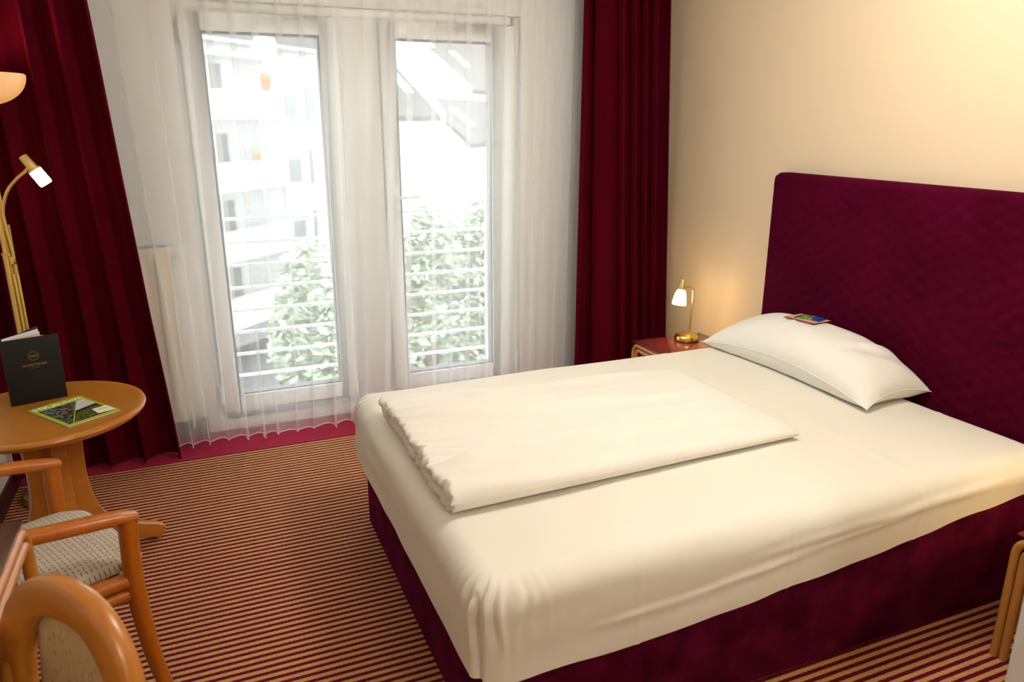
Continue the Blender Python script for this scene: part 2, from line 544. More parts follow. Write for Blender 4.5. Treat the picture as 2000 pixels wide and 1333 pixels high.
# ------------------------------------------------------------------ curtains
def pleated(name, mat, pleats, z_top, z_bot, sub=14, rows=36, ease=None, hem=None, hem_mat=None, thick=0.0, wob=0.004):
    """pleats: list of control dicts (xt, xb, kt, kb, at, ab, yt, yb): x of pleat at top / bottom, overlap, depth, plane y.
    Each pleat runs from its own x to the next one's."""
    cols = []
    n = len(pleats) - 1
    for i in range(n):
        a, b = pleats[i], pleats[i + 1]
        for j in range(sub + (1 if i == n - 1 else 0)):
            cols.append((i, j / sub, a, b))
    ease = ease or (lambda t: t)
    vs = []; fs = []
    for r in range(rows + 1):
        t = r / rows
        z = z_top + (z_bot - z_top) * t
        e = ease(t)
        for (i, s, a, b) in cols:
            def lp(key, key2, src): return src[key] * (1 - e) + src[key2] * e
            xa, xb_ = lp('xt', 'xb', a), lp('xt', 'xb', b)
            k = lp('kt', 'kb', a) * (1 - s) + lp('kt', 'kb', b) * s
            am = lp('at', 'ab', a) * (1 - s) + lp('at', 'ab', b) * s
            yy = lp('yt', 'yb', a) * (1 - s) + lp('yt', 'yb', b) * s
            P = xb_ - xa
            x = xa + P * (s - k * math.sin(2 * PI * s) / (2 * PI))
            y = yy - am * math.cos(2 * PI * s) + am * 0.3 * math.sin(4 * PI * s)
            nz = noise.noise(Vector((x * 5, 0.3, z * 1.1)))
            x += nz * wob * 1.5 * t; y += nz * wob * 2 * t
            zz = z
            if r == rows: zz = z + 0.008 * noise.noise(Vector((x * 6, 1.7, 0)))
            vs.append((x, y, zz))
    nc = len(cols)
    for r in range(rows):
        for c in range(nc - 1):
            fs.append((r * nc + c, r * nc + c + 1, (r + 1) * nc + c + 1, (r + 1) * nc + c))
    if thick > 0:
        pass
    o = MB().add(vs, fs).build(name, mat, sharp=80)
    if hem:
        hv = []; hf = []
        for rr in range(2):
            for c in range(nc):
                p0 = Vector(vs[rows * nc + c]); p1 = Vector(vs[(rows - 1) * nc + c])
                d = (p1 - p0).normalized()
                q = p0 + d * (hem * (1 - rr)) + Vector((0, -0.0008, 0))
                hv.append(q)
        for c in range(nc - 1): hf.append((c, c + 1, nc + c + 1, nc + c))
        MB().add(hv, hf).build('hem', hem_mat, o, sharp=80)
    return o

def mk(xt, xb, kt, kb, at, ab, yt, yb): return dict(xt=xt, xb=xb, kt=kt, kb=kb, at=at, ab=ab, yt=yt, yb=yb)

rnd = random.Random(11)
# left voile
pts = []
top = [-0.37, -0.25, -0.10, 0.035, 0.143, 0.248, 0.350, 0.455, 0.56, 0.65, 0.735]
bot = [-0.215, -0.14, -0.06, 0.03, 0.12, 0.205, 0.275, 0.37, 0.455, 0.57, 0.665]
for i, (a, b) in enumerate(zip(top, bot)):
    k = rnd.uniform(1.2, 1.8) if i < 3 else rnd.uniform(2.2, 2.8)
    pts.append(mk(a, b, k, rnd.uniform(1.0, 1.9), 0.015, rnd.uniform(0.016, 0.042), 3.86, 3.835))
vl = pleated('voile_curtain', M['sheer'], pts, 2.42, 0.022, sub=26, hem=0.006, hem_mat=M['sheer_hem'], ease=lambda t: t ** 1.15)
tag(vl, 'sheer white voile curtain in front of the left balcony door', 'curtain', 'voile curtains')
pts = []
top = [0.70, 0.86, 1.015, 1.095, 1.205, 1.295, 1.395, 1.50, 1.59, 1.67, 1.76, 1.83, 1.91, 1.98, 2.06, 2.12]
bot = [0.655, 0.74, 0.86, 0.98, 1.13, 1.23, 1.33, 1.44, 1.54, 1.63, 1.72, 1.79, 1.87, 1.95, 2.03, 2.10]
for i, (a, b) in enumerate(zip(top, bot)):
    k = rnd.uniform(2.2, 2.8) if i < 8 else rnd.uniform(1.2, 2.0)
    if i in (0, 1): k = 1.1
    pts.append(mk(a, b, k, k * 0.75, 0.015, rnd.uniform(0.016, 0.026), 3.885, 3.865))
vr = pleated('voile_curtain', M['sheer'], pts, 2.42, 0.022, sub=26, hem=0.006, hem_mat=M['sheer_hem'])
tag(vr, 'sheer white voile curtain in front of the right balcony door', 'curtain', 'voile curtains')

# wine drapes
pts = []
top = [-0.885, -0.80, -0.70, -0.575, -0.46, -0.345]
bot = [-0.885, -0.77, -0.64, -0.50, -0.36, -0.21]
for i, (a, b) in enumerate(zip(top, bot)):
    pts.append(mk(a, b, rnd.uniform(1.5, 2.3), rnd.uniform(1.1, 1.9), rnd.uniform(0.042, 0.052), rnd.uniform(0.042, 0.052), 3.765, 3.765))
dl = pleated('wine_drape', M['drape'], pts, 2.42, 0.012, sub=28, rows=30, wob=0.010)
tag(dl, 'wine red drape hanging behind the floor lamp and round table', 'curtain', 'wine drapes')
pts = []
top = [2.005, 2.065, 2.20, 2.275, 2.345, 2.41, 2.485]
bot = [1.99, 2.10, 2.29, 2.385, 2.455, 2.52, 2.60]
for i, (a, b) in enumerate(zip(top, bot)):
    pts.append(mk(a, b, rnd.uniform(1.5, 2.3), rnd.uniform(1.3, 2.2), rnd.uniform(0.042, 0.052), rnd.uniform(0.042, 0.052), 3.80, 3.79))
dr = pleated('wine_drape', M['drape'], pts, 2.42, 0.012, sub=28, rows=30, wob=0.008)
tag(dr, 'wine red drape hanging in the corner behind the bedside lamp', 'curtain', 'wine drapes')
for nm, x0, x1, y, lab in (('curtain_rail', XL + 0.01, XR - 0.01, 3.78, 'white ceiling rail carrying the wine drapes'), ('curtain_rail', XL + 0.01, XR - 0.01, 3.88, 'white ceiling rail carrying the voile curtains')):
    o = MB().box(x0, x1, y - 0.01, y + 0.01, 2.42, 2.5).build(nm, M['white_metal'], smooth=False)
    tag(o, lab, 'curtain rail')

# ------------------------------------------------------------------ radiator
rd = thing('radiator', 'tall cream panel radiator behind the left voile curtain', 'radiator', (-0.52, 3.97, 0.13))
b = MB()
W = 0.37
b.box(-W, W, -0.07, -0.055, 0.0, 0.87)
for k in range(9):
    x = -W + 0.045 + k * 0.082
    b.tube([(x, -0.071, 0.04), (x, -0.071, 0.83)], 0.018, 10, flat=(1, 0.5), up=(1, 0, 0))
b.box(-W, W, 0.02, 0.03, 0.0, 0.87)
b.build('panel', M['rad_white'], rd, sharp=30)
box('side_cover', W, W + 0.012, -0.07, 0.03, 0.0, 0.885, M['rad_white'], rd, bevel=0.002)
box('side_cover', -W - 0.012, -W, -0.07, 0.03, 0.0, 0.885, M['rad_white'], rd, bevel=0.002)
gr = box('top_grille', -W, W, -0.07, 0.03, 0.87, 0.885, M['rad_white'], rd, bevel=0.002)
s = MB()
for k in range(42):
    x = -W + 0.02 + k * 0.0172
    for y in (-0.05, -0.02, 0.01):
        s.box(x, x + 0.010, y - 0.009, y + 0.009, 0.8845, 0.886)
s.build('grille_slots', M['rad_dark'], gr, smooth=False)
kb = MB(); kb.lathe([(0, 0), (0.012, 0), (0.012, 0.02), (0.024, 0.022), (0.026, 0.03), (0.026, 0.062), (0.022, 0.068), (0, 0.069)], 20, (W + 0.012, -0.04, 0.85), axis=(1, 0, 0))
kb.build('valve_knob', M['white_metal'], rd)
MB().tube([(W + 0.02, 0.0, 0.03), (W + 0.02, 0.0, -0.06), (W + 0.02, 0.03, -0.07)], 0.009, 8).build('pipe', M['rad_white'], rd)

# ------------------------------------------------------------------ bed
def rrect_shell(x0, x1, y0, y1, z0, z1, rc, rt, nside=60, ncorn=14, nv=10, nr=8, nin=26):
    """open-bottomed rounded box; returns verts/faces plus (perimeter arclength, kind) info"""
    per = []
    cx0, cx1, cy0, cy1 = x0 + rc, x1 - rc, y0 + rc, y1 - rc
    def seg(a, b, d):
        for i in range(nside):
            t = i / nside
            per.append(((a[0] + (b[0] - a[0]) * t, a[1] + (b[1] - a[1]) * t), d))
    def cor(c, a0):
        for i in range(ncorn):
            a = math.radians(a0 + 90 * i / ncorn)
            per.append((c, (math.cos(a), math.sin(a))))
    seg((cx0, cy0), (cx1, cy0), (0, -1)); cor((cx1, cy0), -90)
    seg((cx1, cy0), (cx1, cy1), (1, 0)); cor((cx1, cy1), 0)
    seg((cx1, cy1), (cx0, cy1), (0, 1)); cor((cx0, cy1), 90)
    seg((cx0, cy1), (cx0, cy0), (-1, 0)); cor((cx0, cy0), 180)
    rows = []
    for i in range(nv): rows.append((0.0, z0 + (z1 - rt - z0) * i / nv, 0, 1 - i / nv))
    for i in range(nr + 1):
        a = PI / 2 * i / nr
        rows.append((rt * (1 - math.cos(a)), z1 - rt + rt * math.sin(a), 1, 0))
    mx, my = (x0 + x1) / 2, (y0 + y1) / 2
    half = (y1 - y0) / 2 - rt
    vs = []; info = []
    for (ins, z, kind, low) in rows:
        for (c, d) in per:
            vs.append(Vector((c[0] + d[0] * (rc - ins), c[1] + d[1] * (rc - ins), z))); info.append((kind, d, low))
    for k in range(1, nin + 1):
        t = k / nin
        for (c, d) in per:
            p = Vector((c[0] + d[0] * (rc - rt), c[1] + d[1] * (rc - rt), z1))
            # shrink towards the long middle line
            qx = min(max(p.x, x0 + half + rt), x1 - half - rt)
            vs.append(Vector((p.x + (qx - p.x) * t, p.y + (my - p.y) * t, z1))); info.append((2, d, 0))
    n = len(per); R = len(rows) + nin
    fs = []
    for r in range(R - 1):
        for j in range(n):
            j2 = (j + 1) % n
            fs.append((r * n + j, r * n + j2, (r + 1) * n + j2, (r + 1) * n + j))
    return vs, fs, info

BX0, BX1, BY0, BY1 = 0.525, 2.53, 1.42, 2.825
bed = thing('bed', 'single bed with plum velvet base and tall quilted headboard', 'bed', (1.5, 2.12, 0))
vs, fs, info = rrect_shell(BX0, BX1, BY0, BY1, 0.012, 0.385, 0.05, 0.035, nin=4)
mb = MB(); mb.add([v - Vector((1.5, 2.12, 0)) for v in vs], fs)
mb.build('bed_base', M['velvet'], bed, sharp=70)
# headboard: rounded slab, quilted front (faces -x)
HX0, HX1, HY0, HY1, HZ1 = 2.545, 2.612, 1.36, 2.875, 1.362
def quilt_h(y, z):
    # diagonal quilting, loosely puckered
    w1 = 0.030 * noise.noise(Vector((y * 11, z * 11, 0))); w2 = 0.030 * noise.noise(Vector((y * 11, z * 11, 7)))
    u, v = (0.62 * y + z + w1) / 0.062, (0.62 * y - z + w2) / 0.062
    g = (abs(math.sin(PI * u)) * abs(math.sin(PI * v))) ** 0.4
    return 0.0060 * g + 0.004 * noise.noise(Vector((y * 4, z * 4, 3)))
NY, NZ = 240, 130
vs = []; fs = []
for i in range(NZ + 1):
    for j in range(NY + 1):
        y = HY0 + (HY1 - HY0) * j / NY; z = 0.05 + (HZ1 - 0.05) * i / NZ
        e = min(y - HY0, HY1 - y, HZ1 - z)
        rr = 0.022
        edge = max(0.0, 1 - e / rr)
        x = HX0 + rr * (1 - math.sqrt(max(0, 1 - edge * edge)))
        # rounded corners
        cyy = min(y - HY0, HY1 - y); czz = HZ1 - z
        fade = min(1, e / 0.03)
        x -= quilt_h(y, z) * fade
        yy, zz = y, z
        R = 0.035
        if cyy < R and czz < R:
            dx, dz = R - cyy, R - czz
            m_ = max(dx, dz); l_ = math.hypot(dx, dz)
            if l_ > 0:
                sc_ = m_ / l_
                ndx, ndz = dx * sc_, dz * sc_
                sgn = 1 if (y - HY0) < (HY1 - y) else -1
                yy = y + sgn * (dx - ndx); zz = z - (dz - ndz)
        vs.append((x - 1.5, yy - 2.12, zz))
for i in range(NZ):
    for j in range(NY):
        a = i * (NY + 1) + j
        fs.append((a, a + 1, a + NY + 2, a + NY + 1))
# sides to the back
loop = [i * (NY + 1) for i in range(NZ + 1)] + [NZ * (NY + 1) + j for j in range(1, NY + 1)] + [i * (NY + 1) + NY for i in range(NZ - 1, -1, -1)]
base = len(vs)
for k in loop:
    v = vs[k]; vs.append((HX1 - 1.5, v[1], v[2]))
for k in range(len(loop) - 1):
    fs.append((loop[k], base + k, base + k + 1, loop[k + 1]))
MB().add(vs, fs).build('headboard', M['quilt'], bed, sharp=60)

# mattress in a fitted sheet
MX0, MX1, MY0, MY1, MZ0, MZ1 = 0.492, 2.528, 1.383, 2.862, 0.30, 0.556
vs, fs, info = rrect_shell(MX0, MX1, MY0, MY1, MZ0, MZ1, 0.075, 0.075, nside=240, ncorn=36, nv=30, nr=12, nin=34)
cn = Vector((MX0 + 0.03, MY0 + 0.03, 0)); cf = Vector((MX0 + 0.03, MY1 - 0.03, 0))
out = []
for v, (kind, d, low) in zip(vs, info):
    p = v.copy()
    nrm = Vector((d[0], d[1], 0))
    hz = (p.z - MZ0) / (MZ1 - MZ0)
    if kind < 2:
        # sheet hem: lifted towards the head on the near side, a little uneven elsewhere
        if d[1] < -0.3:
            lift = 0.115 * max(0, (p.x - 0.7) / 1.7) ** 1.5
            p.z += lift * low
            p -= Vector((0, -1, 0)) * 0.02 * low * max(0, (p.x - 1.2) / 1.3)
        p.z += low * 0.008 * noise.noise(Vector((p.x * 6, p.y * 6, 0)))
        p += nrm * 0.010 * noise.noise(Vector((p.x * 2.2, p.y * 2.2, p.z * 3)))
        if d[1] < -0.9:
            for (xa, za, sl_, x0_, x1_, am_, w_) in ((0.8, 0.392, 0.055, 0.75, 1.55, 0.007, 0.007), (1.3, 0.47, 0.035, 1.25, 2.3, 0.006, 0.008), (1.2, 0.425, 0.07, 1.15, 1.9, 0.004, 0.006), (1.75, 0.475, 0.05, 1.7, 2.45, 0.006, 0.007)):
                env = max(0.0, min(1.0, (p.x - x0_) / 0.15, (x1_ - p.x) / 0.2))
                q_ = (p.z - (za + sl_ * (p.x - xa) + 0.008 * noise.noise(Vector((p.x * 4, xa, 0))))) / w_
                p += nrm * am_ * env * (math.exp(-q_ * q_) if q_ > 0 else math.exp(-(q_ / 3) ** 2))
            for xx in (0.93, 1.42, 1.92): p += nrm * 0.0022 * math.exp(-((p.x - xx - 0.02 * (p.z - 0.4)) / 0.006) ** 2)
        # soft diagonal tension creases
        p += nrm * 0.003 * math.sin(55 * (p.z - 0.10 * (p.x - p.y))) * (0.5 + 0.5 * noise.noise(Vector((p.x * 3, p.y * 3, 5))))
    for cc, amp in ((cn, 1.0), (cf, 0.55)):
        dist = math.hypot(p.x - cc.x, p.y - cc.y)
        w = math.exp(-(dist / 0.11) ** 2) * math.exp(-((hz - 0.72) / 0.30) ** 2)
        ang = math.atan2(p.y - (cc.y + (0.12 if cc is cn else -0.12)), p.x - (cc.x + 0.12))
        p += nrm * amp * 0.010 * w * math.sin(ang * 26 + 3 * noise.noise(Vector((p.x * 20, p.y * 20, p.z * 9))))
    if kind < 2:
        # mitred fold at the near foot corner
        s_ = (p.x - MX0) - 0.012
        if d[1] < -0.2 and p.y < MY0 + 0.06:
            p += nrm * (-0.012) * math.exp(-(s_ / 0.006) ** 2) * min(1, max(0, 1.25 - hz) * 2.2)
            p += nrm * 0.003 * math.exp(-((s_ + 0.012) / 0.010) ** 2) * (1 - hz * 0.5)
    if kind >= 1:
        p.z += 0.004 * noise.noise(Vector((p.x * 2, p.y * 2, 0))) + 0.0025 * noise.noise(Vector((p.x * 6, p.y * 3, 4)))
        # ironed creases
        for yy in (1.78, 2.22, 2.62): p.z += 0.0016 * math.exp(-((p.y - yy - 0.01 * math.sin(p.x * 3)) / 0.012) ** 2)
        for xx in (0.95, 1.95): p.z += 0.0016 * math.exp(-((p.x - xx) / 0.012) ** 2)
    out.append(p)
mt = MB().add(out, fs).build('mattress', M['sheet'], sharp=80)
tag(mt, 'mattress wrapped in an ivory fitted sheet on the plum bed base', 'mattress')

# folded duvet: closed loop in x-z swept along y, two rolled lips at the foot end
DX0, DX1, DY0, DY1 = 0.545, 1.80, 1.735, 2.56
DZ0 = 0.560
def duvet():
    H = 0.070
    loop = []
    nb = 70
    for i in range(nb): loop.append((DX1 - (DX1 - DX0 - 0.02) * i / nb, 0.0, 'b'))
    # lower lip
    for a in range(0, 9): 
        t = PI * a / 8
        loop.append((DX0 + 0.02 - 0.017 * math.sin(t), 0.017 - 0.017 * math.cos(t), 'l'))
    loop.append((DX0 + 0.055, 0.0345, 's')); loop.append((DX0 + 0.055, 0.0365, 's'))
    for a in range(0, 9):
        t = PI * a / 8
        loop.append((DX0 + 0.018 - 0.018 * math.sin(t), 0.0535 - 0.0165 * math.cos(t), 'u'))
    for i in range(1, nb + 1): loop.append((DX0 + 0.018 + (DX1 - 0.03 - DX0 - 0.018) * i / nb, 0.070, 't'))
    for a in range(1, 6):
        t = PI * a / 6
        loop.append((DX1 - 0.03 + 0.03 * math.sin(t), 0.035 + 0.035 * math.cos(t), 'r'))
    n = len(loop)
    ny = 170
    vs = []; fs = []
    for j in range(ny + 1):
        t = j / ny
        y = DY0 + (DY1 - DY0) * t
        e = min(t, 1 - t) * (DY1 - DY0)
        er = 0.045
        q = max(0.0, 1 - e / er)
        sc_ = math.sqrt(max(0.0004, 1 - q * q))
        for (x, z, k) in loop:
            zz = 0.035 + (z - 0.035) * sc_
            xx = x
            # skewed outline like the photo
            sk = (1 - t)
            xx += 0.0 * sk
            yy = y + 0.07 * (x - DX0) * (1 - t) * 0.6 - 0.06 * (x - DX0) * t
            if k in 'lus':
                rf = noise.noise(Vector((y * 34, z * 40, 1))) + 0.6 * noise.noise(Vector((y * 75, z * 30, 6)))
                xx += 0.013 * rf * (0.4 if k == 's' else 1) + 0.014 * noise.noise(Vector((y * 5, z * 8, 2)))
                zz += 0.006 * noise.noise(Vector((y * 50, z * 25, 9))) * sc_
            fadeL = min(1.0, max(0.0, (x - DX0) / 0.10))
            if k in 't':
                d = 0.0
                for (y0, sl, amp, w, f0) in ((2.36, 0.02, 0.018, 0.014, 0.3), (2.24, -0.05, 0.014, 0.012, 0.9), (2.10, 0.04, 0.012, 0.012, 0.5), (1.93, 0.06, 0.018, 0.016, 1.1), (2.46, -0.02, 0.010, 0.014, 0.8)):
                    u = yy - (y0 + sl * (x - 1.1) + 0.02 * math.sin(2.6 * x + y0 * 9))
                    d += 1.9 * amp * (math.exp(-(u / w) ** 2) if u > 0 else math.exp(-(u / (w * 2.4)) ** 2)) * (0.55 + 0.45 * math.sin(2.4 * x + f0 * 5))
                d += 0.010 * noise.noise(Vector((x * 3, y * 6, 0))) + 0.004 * noise.noise(Vector((x * 9, y * 14, 4)))
                zz += d * sc_ * fadeL * min(1, (DX1 - x) / 0.12)
            if k in 'tu' and x < DX0 + 0.3:
                zz += 0.010 * noise.noise(Vector((y * 26 + x * 5, x * 6, 3))) * (1 - (x - DX0) / 0.3) * sc_
            zz *= 1.18 - 0.55 * (x - DX0) / (DX1 - DX0)
            vs.append((xx, yy, DZ0 + zz))
    for j in range(ny):
        for i in range(n):
            i2 = (i + 1) % n
            fs.append((j * n + i, j * n + i2, (j + 1) * n + i2, (j + 1) * n + i))
    fs.append(tuple(range(n))); fs.append(tuple(ny * n + i for i in range(n - 1, -1, -1)))
    o = MB().add(vs, fs).build('duvet', M['duvet'], sharp=75)
    tag(o, 'ivory duvet folded lengthwise and laid across the bed', 'duvet')
duvet()

# pillow
def pillow():
    cx, cy, cz = 2.362, 2.365, 0.560
    A, B, T = 0.172, 0.485, 0.165
    n1, n2 = 40, 76
    th = math.radians(1.5)
    vs = []; fs = []
    for side in (1, -1):
        for i in range(n1 + 1):
            for j in range(n2 + 1):
                u = -1 + 2 * i / n1; v = -1 + 2 * j / n2
                prof = ((1 - abs(u) ** 2.6) * (1 - abs(v) ** 3.2))
                hgt = T * (max(0, prof)) ** 0.6 * (1 + 0.18 * u)
                # edges bow in between the corners
                bx = 1 - 0.07 * (1 - v * v) * abs(u) ** 3 ; by = 1 - 0.05 * (1 - u * u) * abs(v) ** 3
                x = u * A * bx; y = v * B * by
                seam = 0.014 + 0.018 * (u + 1) / 2 + 0.058 * (1 - v * v) * (1 - 0.35 * (u + 1) / 2) + (0.028 * (1 - u * u) * max(0, -v) ** 3)
                if side > 0:
                    z = seam + hgt * 0.82
                    z += 0.006 * noise.noise(Vector((x * 9, y * 6, 1))) * min(1, prof * 2)
                    z += 0.007 * math.sin(46 * (y + 0.7 * x) + 3 * noise.noise(Vector((x * 8, y * 8, 2)))) * math.exp(-((v + 0.70) / 0.20) ** 2) * min(1, prof * 3)
                    z += 0.007 * math.exp(-((y - 0.06 + 0.3 * x) / 0.008) ** 2) * min(1, prof * 4) * (u < 0)
                else:
                    z = seam - min(hgt * 0.75, seam - 0.002 + 0.0 * u)
                    z = max(z, 0.002)
                vs.append((cx + x * math.cos(th) - y * math.sin(th), cy + x * math.sin(th) + y * math.cos(th), cz + z))
    m_ = (n1 + 1) * (n2 + 1)
    for i in range(n1):
        for j in range(n2):
            a = i * (n2 + 1) + j
            fs.append((a, a + 1, a + n2 + 2, a + n2 + 1))
            fs.append((m_ + a, m_ + a + n2 + 1, m_ + a + n2 + 2, m_ + a + 1))
    o = MB().add(vs, fs).build('pillow', M['pillow'], sharp=50)
    edge = [vs[j] for j in range(n2 + 1)] + [vs[i * (n2 + 1) + n2] for i in range(1, n1 + 1)] + [vs[n1 * (n2 + 1) + j] for j in range(n2 - 1, -1, -1)] + [vs[i * (n2 + 1)] for i in range(n1 - 1, -1, -1)]
    MB().tube(edge, 0.0022, 6).build('seam', M['pillow'], o)
    tag(o, 'plump ivory pillow leaning against the plum headboard', 'pillow')
    return o
pw = pillow()

# card and sweet packet on the pillow
from mathutils.bvhtree import BVHTree
pt = BVHTree.FromPolygons([v.co[:] for v in pw.data.vertices], [p.vertices[:] for p in pw.data.polygons])
def on_pillow(x, y):
    h = pt.ray_cast(Vector((x, y, 2)), Vector((0, 0, -1)))
    return h[0], h[1]
cpos, cn_ = on_pillow(2.40, 2.41)
zax = cn_.normalized()
if zax.z < 0: zax = -zax
xax = Vector((0.10, -1.0, 0)); xax = (xax - zax * xax.dot(zax)).normalized()
yax = zax.cross(xax)
CM = Matrix((( xax.x, yax.x, zax.x, cpos.x), (xax.y, yax.y, zax.y, cpos.y), (xax.z, yax.z, zax.z, cpos.z + 0.003), (0, 0, 0, 1)))
M['card_red'] = simple('card_red_edge', (0.35, 0.06, 0.04), 0.5)
M['card_tan'] = simple('card_tan', (0.75, 0.50, 0.24), 0.5)
card = thing('greeting_card', 'small tan card with red border lying on the pillow', 'card')
card.matrix_world = CM
box('card_sheet', -0.080, 0.080, -0.052, 0.052, 0, 0.0015, M['card_red'], card)
box('card_face', -0.076, 0.076, -0.048, 0.048, 0.0015, 0.0019, M['card_tan'], card)
box('card_sheet', -0.083, 0.075, -0.056, 0.048, -0.002, -0.0005, M['card_red'], card)
def candy_mat():
    m, nt, b_ = newmat('printed_foil')
    v = objcoord(nt, (1, 1, 1))
    sep = nt.nodes.new('ShaderNodeSeparateXYZ'); L(nt, v, sep.inputs[0])
    n = N(nt, 'ShaderNodeTexVoronoi', Scale=75.0); L(nt, v, n.inputs['Vector'])
    r = ramp(nt, [(0.0, (0.0, 0.22, 0.06)), (0.3, (0.09, 0.10, 0.01)), (0.5, (0.45, 0.30, 0.12)), (0.75, (0.12, 0.05, 0.02)), (1.0, (0.03, 0.16, 0.05))])
    s2 = nt.nodes.new('ShaderNodeSeparateColor'); L(nt, n.outputs['Color'], s2.inputs[0])
    L(nt, s2.outputs[0], r.inputs[0])
    ab = N(nt, 'ShaderNodeMath', operation='ABSOLUTE'); L(nt, sep.outputs['X'], ab.inputs[0])
    gt = N(nt, 'ShaderNodeMath', operation='GREATER_THAN'); gt.inputs[1].default_value = 0.022; L(nt, sep.outputs['X'], gt.inputs[0])
    mx = nt.nodes.new('ShaderNodeMix'); mx.data_type = 'RGBA'
    mx.inputs[7].default_value = (0.004, 0.04, 0.28, 1)
    L(nt, gt.outputs[0], mx.inputs[0]); L(nt, r.outputs[0], mx.inputs[6]); L(nt, mx.outputs[2], b_.inputs['Base Color'])
    b_.inputs['Roughness'].default_value = 0.25
    return m
M['candy'] = candy_mat()
M['foil_blue'] = simple('blue_foil', (0.004, 0.05, 0.30), 0.25)
pk = thing('sweet_packet', 'small blue and green sweet packet on the tan card', 'packet')
pk.matrix_world = CM @ Matrix.Translation((0.006, 0.008, 0.002)) @ Matrix.Rotation(math.radians(12), 4, 'Z')
vs = []; fs = []
for i in range(17):
    for j in range(13):
        u = -1 + 2 * i / 16; v = -1 + 2 * j / 12
        vs.append((u * 0.050, v * 0.036, 0.011 * math.sqrt(max(0, (1 - u ** 4) * (1 - v ** 2))) + 0.0005))
for i in range(16):
    for j in range(12):
        a = i * 13 + j; fs.append((a, a + 13, a + 14, a + 1))
k0 = len(vs); vs += [(x, y, 0) for x, y, z in vs]
fs += [tuple(reversed([q + k0 for q in f])) for f in fs]
MB().add(vs, fs).build('pouch', M['candy'], pk)
for s in (-1, 1):
    z_ = MB()
    for k in range(9):
        y0 = -0.036 + k * 0.008
        z_.prism([(s * 0.049, y0), (s * 0.058, y0 + 0.001), (s * 0.061, y0 + 0.004), (s * 0.058, y0 + 0.007), (s * 0.049, y0 + 0.008)][::s], 0.0005, 0.0018)
    z_.build('crimped_end', M['foil_blue'], pk, smooth=False)

# ------------------------------------------------------------------ nightstands and desk (rounded double-bead frames)
def uframe(mb, y0, y1, z1, x, r=0.0125, R=0.05, z0=0.0):
    """inverted U of two nested beads in the plane x"""
    for k, (off, rr) in enumerate(((0.0, R), (0.026, max(0.02, R - 0.02)))):
        ya, yb, zt = y0 + r + off, y1 - r - off, z1 - r - off
        xx = x + (0.004 if k else 0.0)
        pts = [(xx, ya, z0), (xx, ya, zt - rr)]
        pts += [(xx, a, b_) for a, b_ in arc((ya + rr, zt - rr), rr, 180, 90, 8)][1:]
        pts += [(xx, a, b_) for a, b_ in arc((yb - rr, zt - rr), rr, 90, 0, 8)]
        pts += [(xx, yb, z0)]
        mb.tube(pts, r, 12, up=(1, 0, 0))
    return mb

def nightstand(loc, label):
    t = thing('nightstand', label, 'nightstand', loc, group='nightstands either side of the bed')
    w, d, h = 0.50, 0.45, 0.43
    uframe(MB(), -w / 2, w / 2, h - 0.006, 0.015).build('front_frame', M['beech'], t)
    uframe(MB(), -w / 2, w / 2, h - 0.006, d - 0.02).build('back_frame', M['beech'], t)
    box('tabletop', 0.004, d, -w / 2 + 0.03, w / 2 - 0.012, h - 0.008, h, M['maroon_top'], t, bevel=0.002)
    box('carcass', 0.05, d - 0.035, -w / 2 + 0.04, w / 2 - 0.04, h - 0.16, h - 0.012, M['drawer'], t, bevel=0.002)
    dw = box('drawer', 0.036, 0.05, -w / 2 + 0.056, w / 2 - 0.056, h - 0.155, h - 0.055, M['drawer'], t, bevel=0.003)
    MB().tube([(0.036, -0.06, h - 0.10), (0.018, -0.05, h - 0.10), (0.018, 0.05, h - 0.10), (0.036, 0.06, h - 0.10)], 0.005, 8).build('drawer_handle', M['brass'], dw)
    box('shelf', 0.04, d - 0.035, -w / 2 + 0.035, w / 2 - 0.035, 0.115, 0.135, M['beech'], t, bevel=0.003)
    for s in (-1, 1):
        y = s * (w / 2 - 0.03)
        box('side_panel', 0.045, d - 0.04, min(y, y - s * 0.012), max(y, y - s * 0.012), 0.09, h - 0.03, M['beech'], t, bevel=0.002)
    return t
nightstand((2.14, 3.165, 0), 'nightstand with glossy maroon top between bed and wine drape')
nightstand((2.13, 0.997, 0), 'nightstand cropped by the right edge beside the bed')

